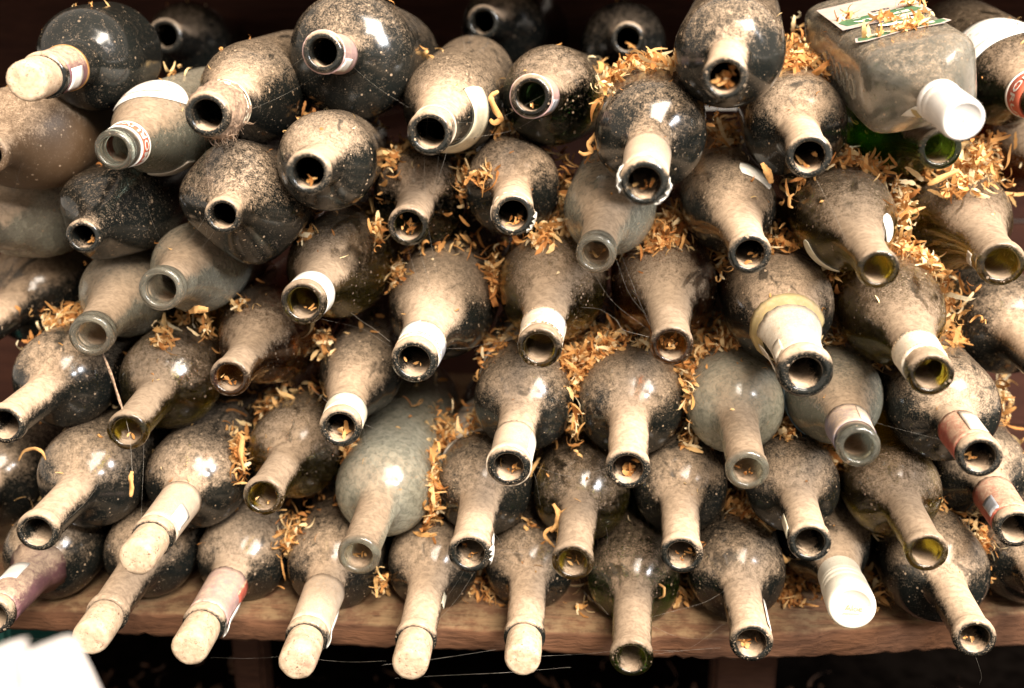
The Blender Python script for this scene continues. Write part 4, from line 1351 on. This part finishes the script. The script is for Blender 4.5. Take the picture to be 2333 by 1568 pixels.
# shavings that fell into open mouths
MOUTH = {"A5": (2, .5), "A6": (26, .62), "B5": (4, .4), "B6": (6, .5), "B7": (3, .95), "C1": (3, .7), "C3": (4, .6), "C4": (12, .6), "C5": (9, .6), "C6": (4, .6), "C7": (4, .5),
         "D4": (3, .45), "D5": (3, .5), "D7": (16, .6), "E2": (3, .5), "E3": (8, .5), "E4": (4, .9), "E5": (7, .55), "E6": (9, .8), "E7": (8, .5), "E9": (5, .5), "F3": (4, .45), "F4": (4, .6), "F5": (6, .5), "F6": (5, .45),
         "F7": (6, .5), "G7": (8, .6), "G9": (5, .45)}
LAB = dict((i, s["label"]) for i, s in exec_rows)
for idn, (cnt, sc) in MOUTH.items():
    b = BOT[idn]
    h = Heap()
    for _ in range(cnt):
        y = rnd.uniform(0.005, 0.015)
        th = math.radians(rnd.gauss(-90, 38 if cnt < 12 else 75))
        rr = b.lp * rnd.uniform(0.30, 0.52) if cnt < 12 else b.lp * rnd.uniform(0.0, 0.5)
        h.add(b.mw @ Vector((rr * math.cos(th), y, rr * math.sin(th))), sc * rnd.uniform(0.9, 1.25), k=70 + rnd.randrange(24))
    o = h.build("mouth_shavings")
    short = " ".join(LAB[idn].replace(",", "").split()[:11])
    tag(o, "wood shavings inside mouth of " + short, "wood shavings", "shavings caught in bottle mouths", "stuff")


# loose single shavings one can pick out
def curl(name, pts, w, label, group="single loose shavings", mat="shaving", cat="wood shaving"):
    """a ribbon with thickness through 3D points"""
    P3 = [Vector(p) for p in pts]
    n = len(P3)
    xs = list(range(n))
    q = np.linspace(0, n - 1, n * 5)
    C = [Vector(c) for c in np.stack([pchip(xs, [p[i] for p in P3], q) for i in range(3)], 1)]
    V, Fc = [], []
    for i, c in enumerate(C):
        t = (C[min(i + 1, len(C) - 1)] - C[max(i - 1, 0)]).normalized()
        sd = t.cross(F)
        if sd.length < 1e-4:
            sd = Vector((1, 0, 0))
        sd = (sd.normalized() + F * 0.5 * math.sin(i * 0.45)).normalized()
        nn = t.cross(sd).normalized() * 0.00022
        e = 0.45 + 0.55 * math.sin(math.pi * (i + 0.6) / (len(C) + 0.2)) + 0.12 * rnd.uniform(-1, 1)
        s = sd * w * e
        V += [c + s + nn, c - s + nn, c - s - nn, c + s - nn]
    for i in range(len(C) - 1):
        for k in range(4):
            l = (k + 1) % 4
            Fc.append((4 * i + k, 4 * i + l, 4 * i + 4 + l, 4 * i + 4 + k))
    Fc.append((0, 1, 2, 3))
    Fc.append(tuple(4 * (len(C) - 1) + k for k in (3, 2, 1, 0)))
    o = link_mesh(name, V, Fc, MT[mat])
    fixn(o)
    return tag(o, label, cat, group)


def px(*a):
    return [unproj(u, v, z) for u, v, z in a]


curl("loose_shaving", px((1372, 250, .70), (1368, 285, .70), (1352, 312, .70), (1340, 330, .70), (1347, 345, .70), (1330, 352, .70), (1318, 346, .70)), 0.0016, "long kinked shaving dangling between green and torn-foil bottles")
curl("loose_shaving", px((1135, 208, .72), (1118, 222, .72), (1128, 250, .72), (1140, 270, .72), (1125, 281, .72), (1116, 272, .72)), 0.0022, "hooked pale shaving left of the dark green end-on bottle")
curl("loose_shaving", px((1260, 1148, .745), (1272, 1172, .742), (1268, 1196, .742), (1254, 1212, .742)), 0.0022, "frayed shaving draped over left of a neck, lower centre")
curl("loose_shaving", px((1278, 1168, .74), (1300, 1160, .738), (1322, 1152, .74)), 0.0017, "flat shaving lying across a dusty neck, lower centre")
curl("loose_shaving", px((1500, 1330, .752), (1513, 1340, .748), (1512, 1356, .748), (1500, 1364, .752)), 0.0010, "tiny crescent shaving on the green-mouthed bottle in bottom row")
curl("loose_shaving", px((1735, 372, .685), (1748, 392, .682), (1757, 418, .68)), 0.0026, "flat orange chip beside the white label scrap")
curl("loose_shaving", px((1808, 442, .70), (1798, 452, .70), (1797, 468, .70), (1806, 474, .70)), 0.0011, "small hooked shaving between two dusty bottles, upper right")
curl("loose_shaving", px((1815, 1082, .735), (1838, 1096, .732), (1850, 1120, .73), (1872, 1140, .728)), 0.0020, "forked shaving on shoulder below the pale greenish bottle")
curl("loose_shaving", px((2112, 422, .665), (2140, 408, .662), (2185, 388, .66)), 0.0019, "straight pale splinter under the bright green bottle mouth")
curl("loose_shaving", px((42, 1050, .74), (55, 1028, .74), (78, 1022, .74), (96, 1030, .74), (104, 1048, .742)), 0.0012, "looped shaving at left edge above dark bottle")
curl("loose_shaving", px((430, 712, .735), (450, 705, .732), (474, 706, .735)), 0.0028, "oval pale flake under the upper clear bottle")
curl("loose_shaving", px((1265, 1248, .75), (1252, 1235, .75), (1240, 1218, .75), (1258, 1202, .75), (1270, 1212, .75)), 0.0013, "curled orange shaving left of lower centre bottle mouth")
curl("loose_shaving", px((556, 1075, .765), (548, 1035, .765), (552, 1000, .77), (540, 985, .77)), 0.0018, "upright pale shaving wedged left of the olive-mouthed bottle")
curl("straw_stalk", px((234, 806, .725), (252, 850, .715), (268, 900, .705), (280, 935, .70)), 0.0010, "thin dry stalk hanging from the lower clear bottle", None, "crust", "stalk")
curl("loose_shaving", px((301, 1074, .66), (298, 1090, .66), (300, 1112, .66), (298, 1132, .66)), 0.0016, "pale shaving dangling on a cobweb thread at left")

# ------------------------------------------------------------------ cobwebs
def threads(name, lines, label, kind=None, rad=0.00012):
    V, Fc = [], []
    for pts in lines:
        n = len(pts)
        q = np.linspace(0, n - 1, max(2, (n - 1) * 10 + 1))
        C = np.stack([pchip(list(range(n)), [p[i] for p in pts], q) for i in range(3)], 1)
        base = len(V)
        for i, c in enumerate(C):
            rr = rad * (0.6 + 0.9 * rnd.random() ** 3)
            for a in range(3):
                V.append(Vector(c) + (RT * math.cos(2.1 * a) + UP * math.sin(2.1 * a)) * rr)
        for i in range(len(C) - 1):
            for a in range(3):
                b_ = (a + 1) % 3
                Fc.append((base + 3 * i + a, base + 3 * i + b_, base + 3 * i + 3 + b_, base + 3 * i + 3 + a))
    o = link_mesh(name, V, Fc, MT["web"])
    return tag(o, label, "cobweb", "cobweb threads", kind)


near = []
ids_ = [i for i in BOT if i not in ("A7", "A2", "A4", "A5")]
for i, a in enumerate(ids_):
    for c in ids_[i + 1:]:
        A, C = BOT[a].world(0.004, 0, 0), BOT[c].world(0.004, 0, 0)
        if (A - C).length < 0.115:
            near.append((a, c))
WEB = []
for a, c in rnd.sample(near, 16):
    for _ in range(rnd.randint(1, 3)):
        A = BOT[a].world(rnd.uniform(0.002, 0.05), rnd.uniform(0, 6.28), 0.0003)
        C = BOT[c].world(rnd.uniform(0.002, 0.06), rnd.uniform(0, 6.28), 0.0003)
        m = (A + C) / 2 + Vector((rnd.uniform(-.004, .004), rnd.uniform(-.004, .004), -rnd.uniform(0.001, 0.012)))
        WEB.append([A, m, C])
threads("cobweb_thread", [px((798, 712, .74), (840, 742, .70), (888, 778, .68))], "taut cobweb thread left of the large sloping bottle")
threads("cobweb_thread", [px((1320, 700, .74), (1368, 706, .72), (1402, 728, .70), (1420, 752, .69), (1478, 768, .675))], "drooping cobweb thread between the two central sloping bottles")
threads("cobweb_thread", [px((282, 935, .70), (296, 1000, .68), (301, 1074, .66))], "vertical cobweb thread holding a dangling shaving at left")
threads("cobwebs", [
    px((870, 1515, .66), (1000, 1500, .67), (1130, 1480, .68)), px((720, 1502, .67), (790, 1508, .67), (880, 1506, .66)), px((480, 1498, .68), (560, 1500, .68), (640, 1496, .68)),
    px((33, 1452, .70), (100, 1456, .70), (190, 1450, .69)), px((1230, 1495, .68), (1330, 1490, .68), (1390, 1484, .67)), px((900, 1545, .66), (1100, 1535, .66), (1300, 1520, .67)), px((1490, 1490, .67), (1560, 1482, .68), (1640, 1476, .69)),
    px((328, 1000, .70), (324, 1120, .69), (320, 1240, .69)), px((240, 395, .72), (238, 450, .72), (262, 480, .72)), px((320, 400, .72), (345, 500, .72), (378, 570, .72)), px((800, 150, .70), (860, 200, .69), (930, 245, .68)), px((1050, 60, .80), (1062, 150, .80), (1060, 230, .80)),
    px((1210, 1060, .67), (1300, 1085, .68), (1390, 1065, .67)), px((1195, 1040, .68), (1220, 1090, .70), (1230, 1150, .72)), px((700, 880, .72), (780, 940, .72), (1000, 1040, .76)), px((1105, 1200, .70), (1130, 1220, .71), (1145, 1245, .72)), px((1380, 1200, .71), (1384, 1225, .71), (1382, 1240, .71)),
    px((700, 720, .70), (810, 745, .70), (890, 790, .68)), px((1000, 795, .72), (1080, 790, .74), (1170, 770, .76)), px((1330, 1350, .72), (1360, 1375, .73), (1385, 1400, .72)), px((2220, 1490, .68), (2235, 1540, .70), (2230, 1560, .72))] + WEB,
    "fine cobweb threads strung among bottles and under the shelf", "stuff", 0.00004)

# ------------------------------------------------------------------ things below and in front of the shelf
def white_sheet():
    n, m = 18, 12
    a, b, c, d = unproj(-40, 1500, .36), unproj(158, 1443, .37), unproj(262, 1610, .35), unproj(-40, 1680, .34)
    V, Fc = [], []
    for i in range(n + 1):
        for j in range(m + 1):
            s, t = i / n, j / m
            p = (a * (1 - s) + b * s) * (1 - t) + (d * (1 - s) + c * s) * t
            fold = 0.022 * max(0, 1 - abs(s - 0.72 + 0.22 * t) * 6)
            p = p - F * (fold + 0.004 * math.sin(5 * s + 2 * t)) + UP * 0.003 * math.sin(4 * s)
            V.append(p)
    for i in range(n):
        for j in range(m):
            Fc.append((i * (m + 1) + j, (i + 1) * (m + 1) + j, (i + 1) * (m + 1) + j + 1, i * (m + 1) + j + 1))
    o = link_mesh("paper_sheet", V, Fc, MT["sheet"])
    md = o.modifiers.new("t", "SOLIDIFY")
    md.thickness = 0.0006
    tag(o, "blurred white folded sheet poking up at bottom left corner", "paper")


white_sheet()
p = on_plane_z(40, 1462, -0.10)
tag(box_obj("teal_box", p.x - 0.16, p.x - 0.02, p.y + 0.02, p.y + 0.14, -0.339, -0.075, MT["teal"], bev=0.004), "dark teal box in shadow under the shelf at left", "box")
lv = Heap()
lv.mat = "litter"
for _ in range(420):
    lv.add((rnd.uniform(-0.55, 0.55), rnd.uniform(0.62, 1.1), -0.335 + rnd.random() ** 2 * 0.05), rnd.uniform(0.8, 2.0))
o = lv.build("floor_litter")
tag(o, "brown shavings litter on the dark ground below the shelf", "litter", kind="stuff")
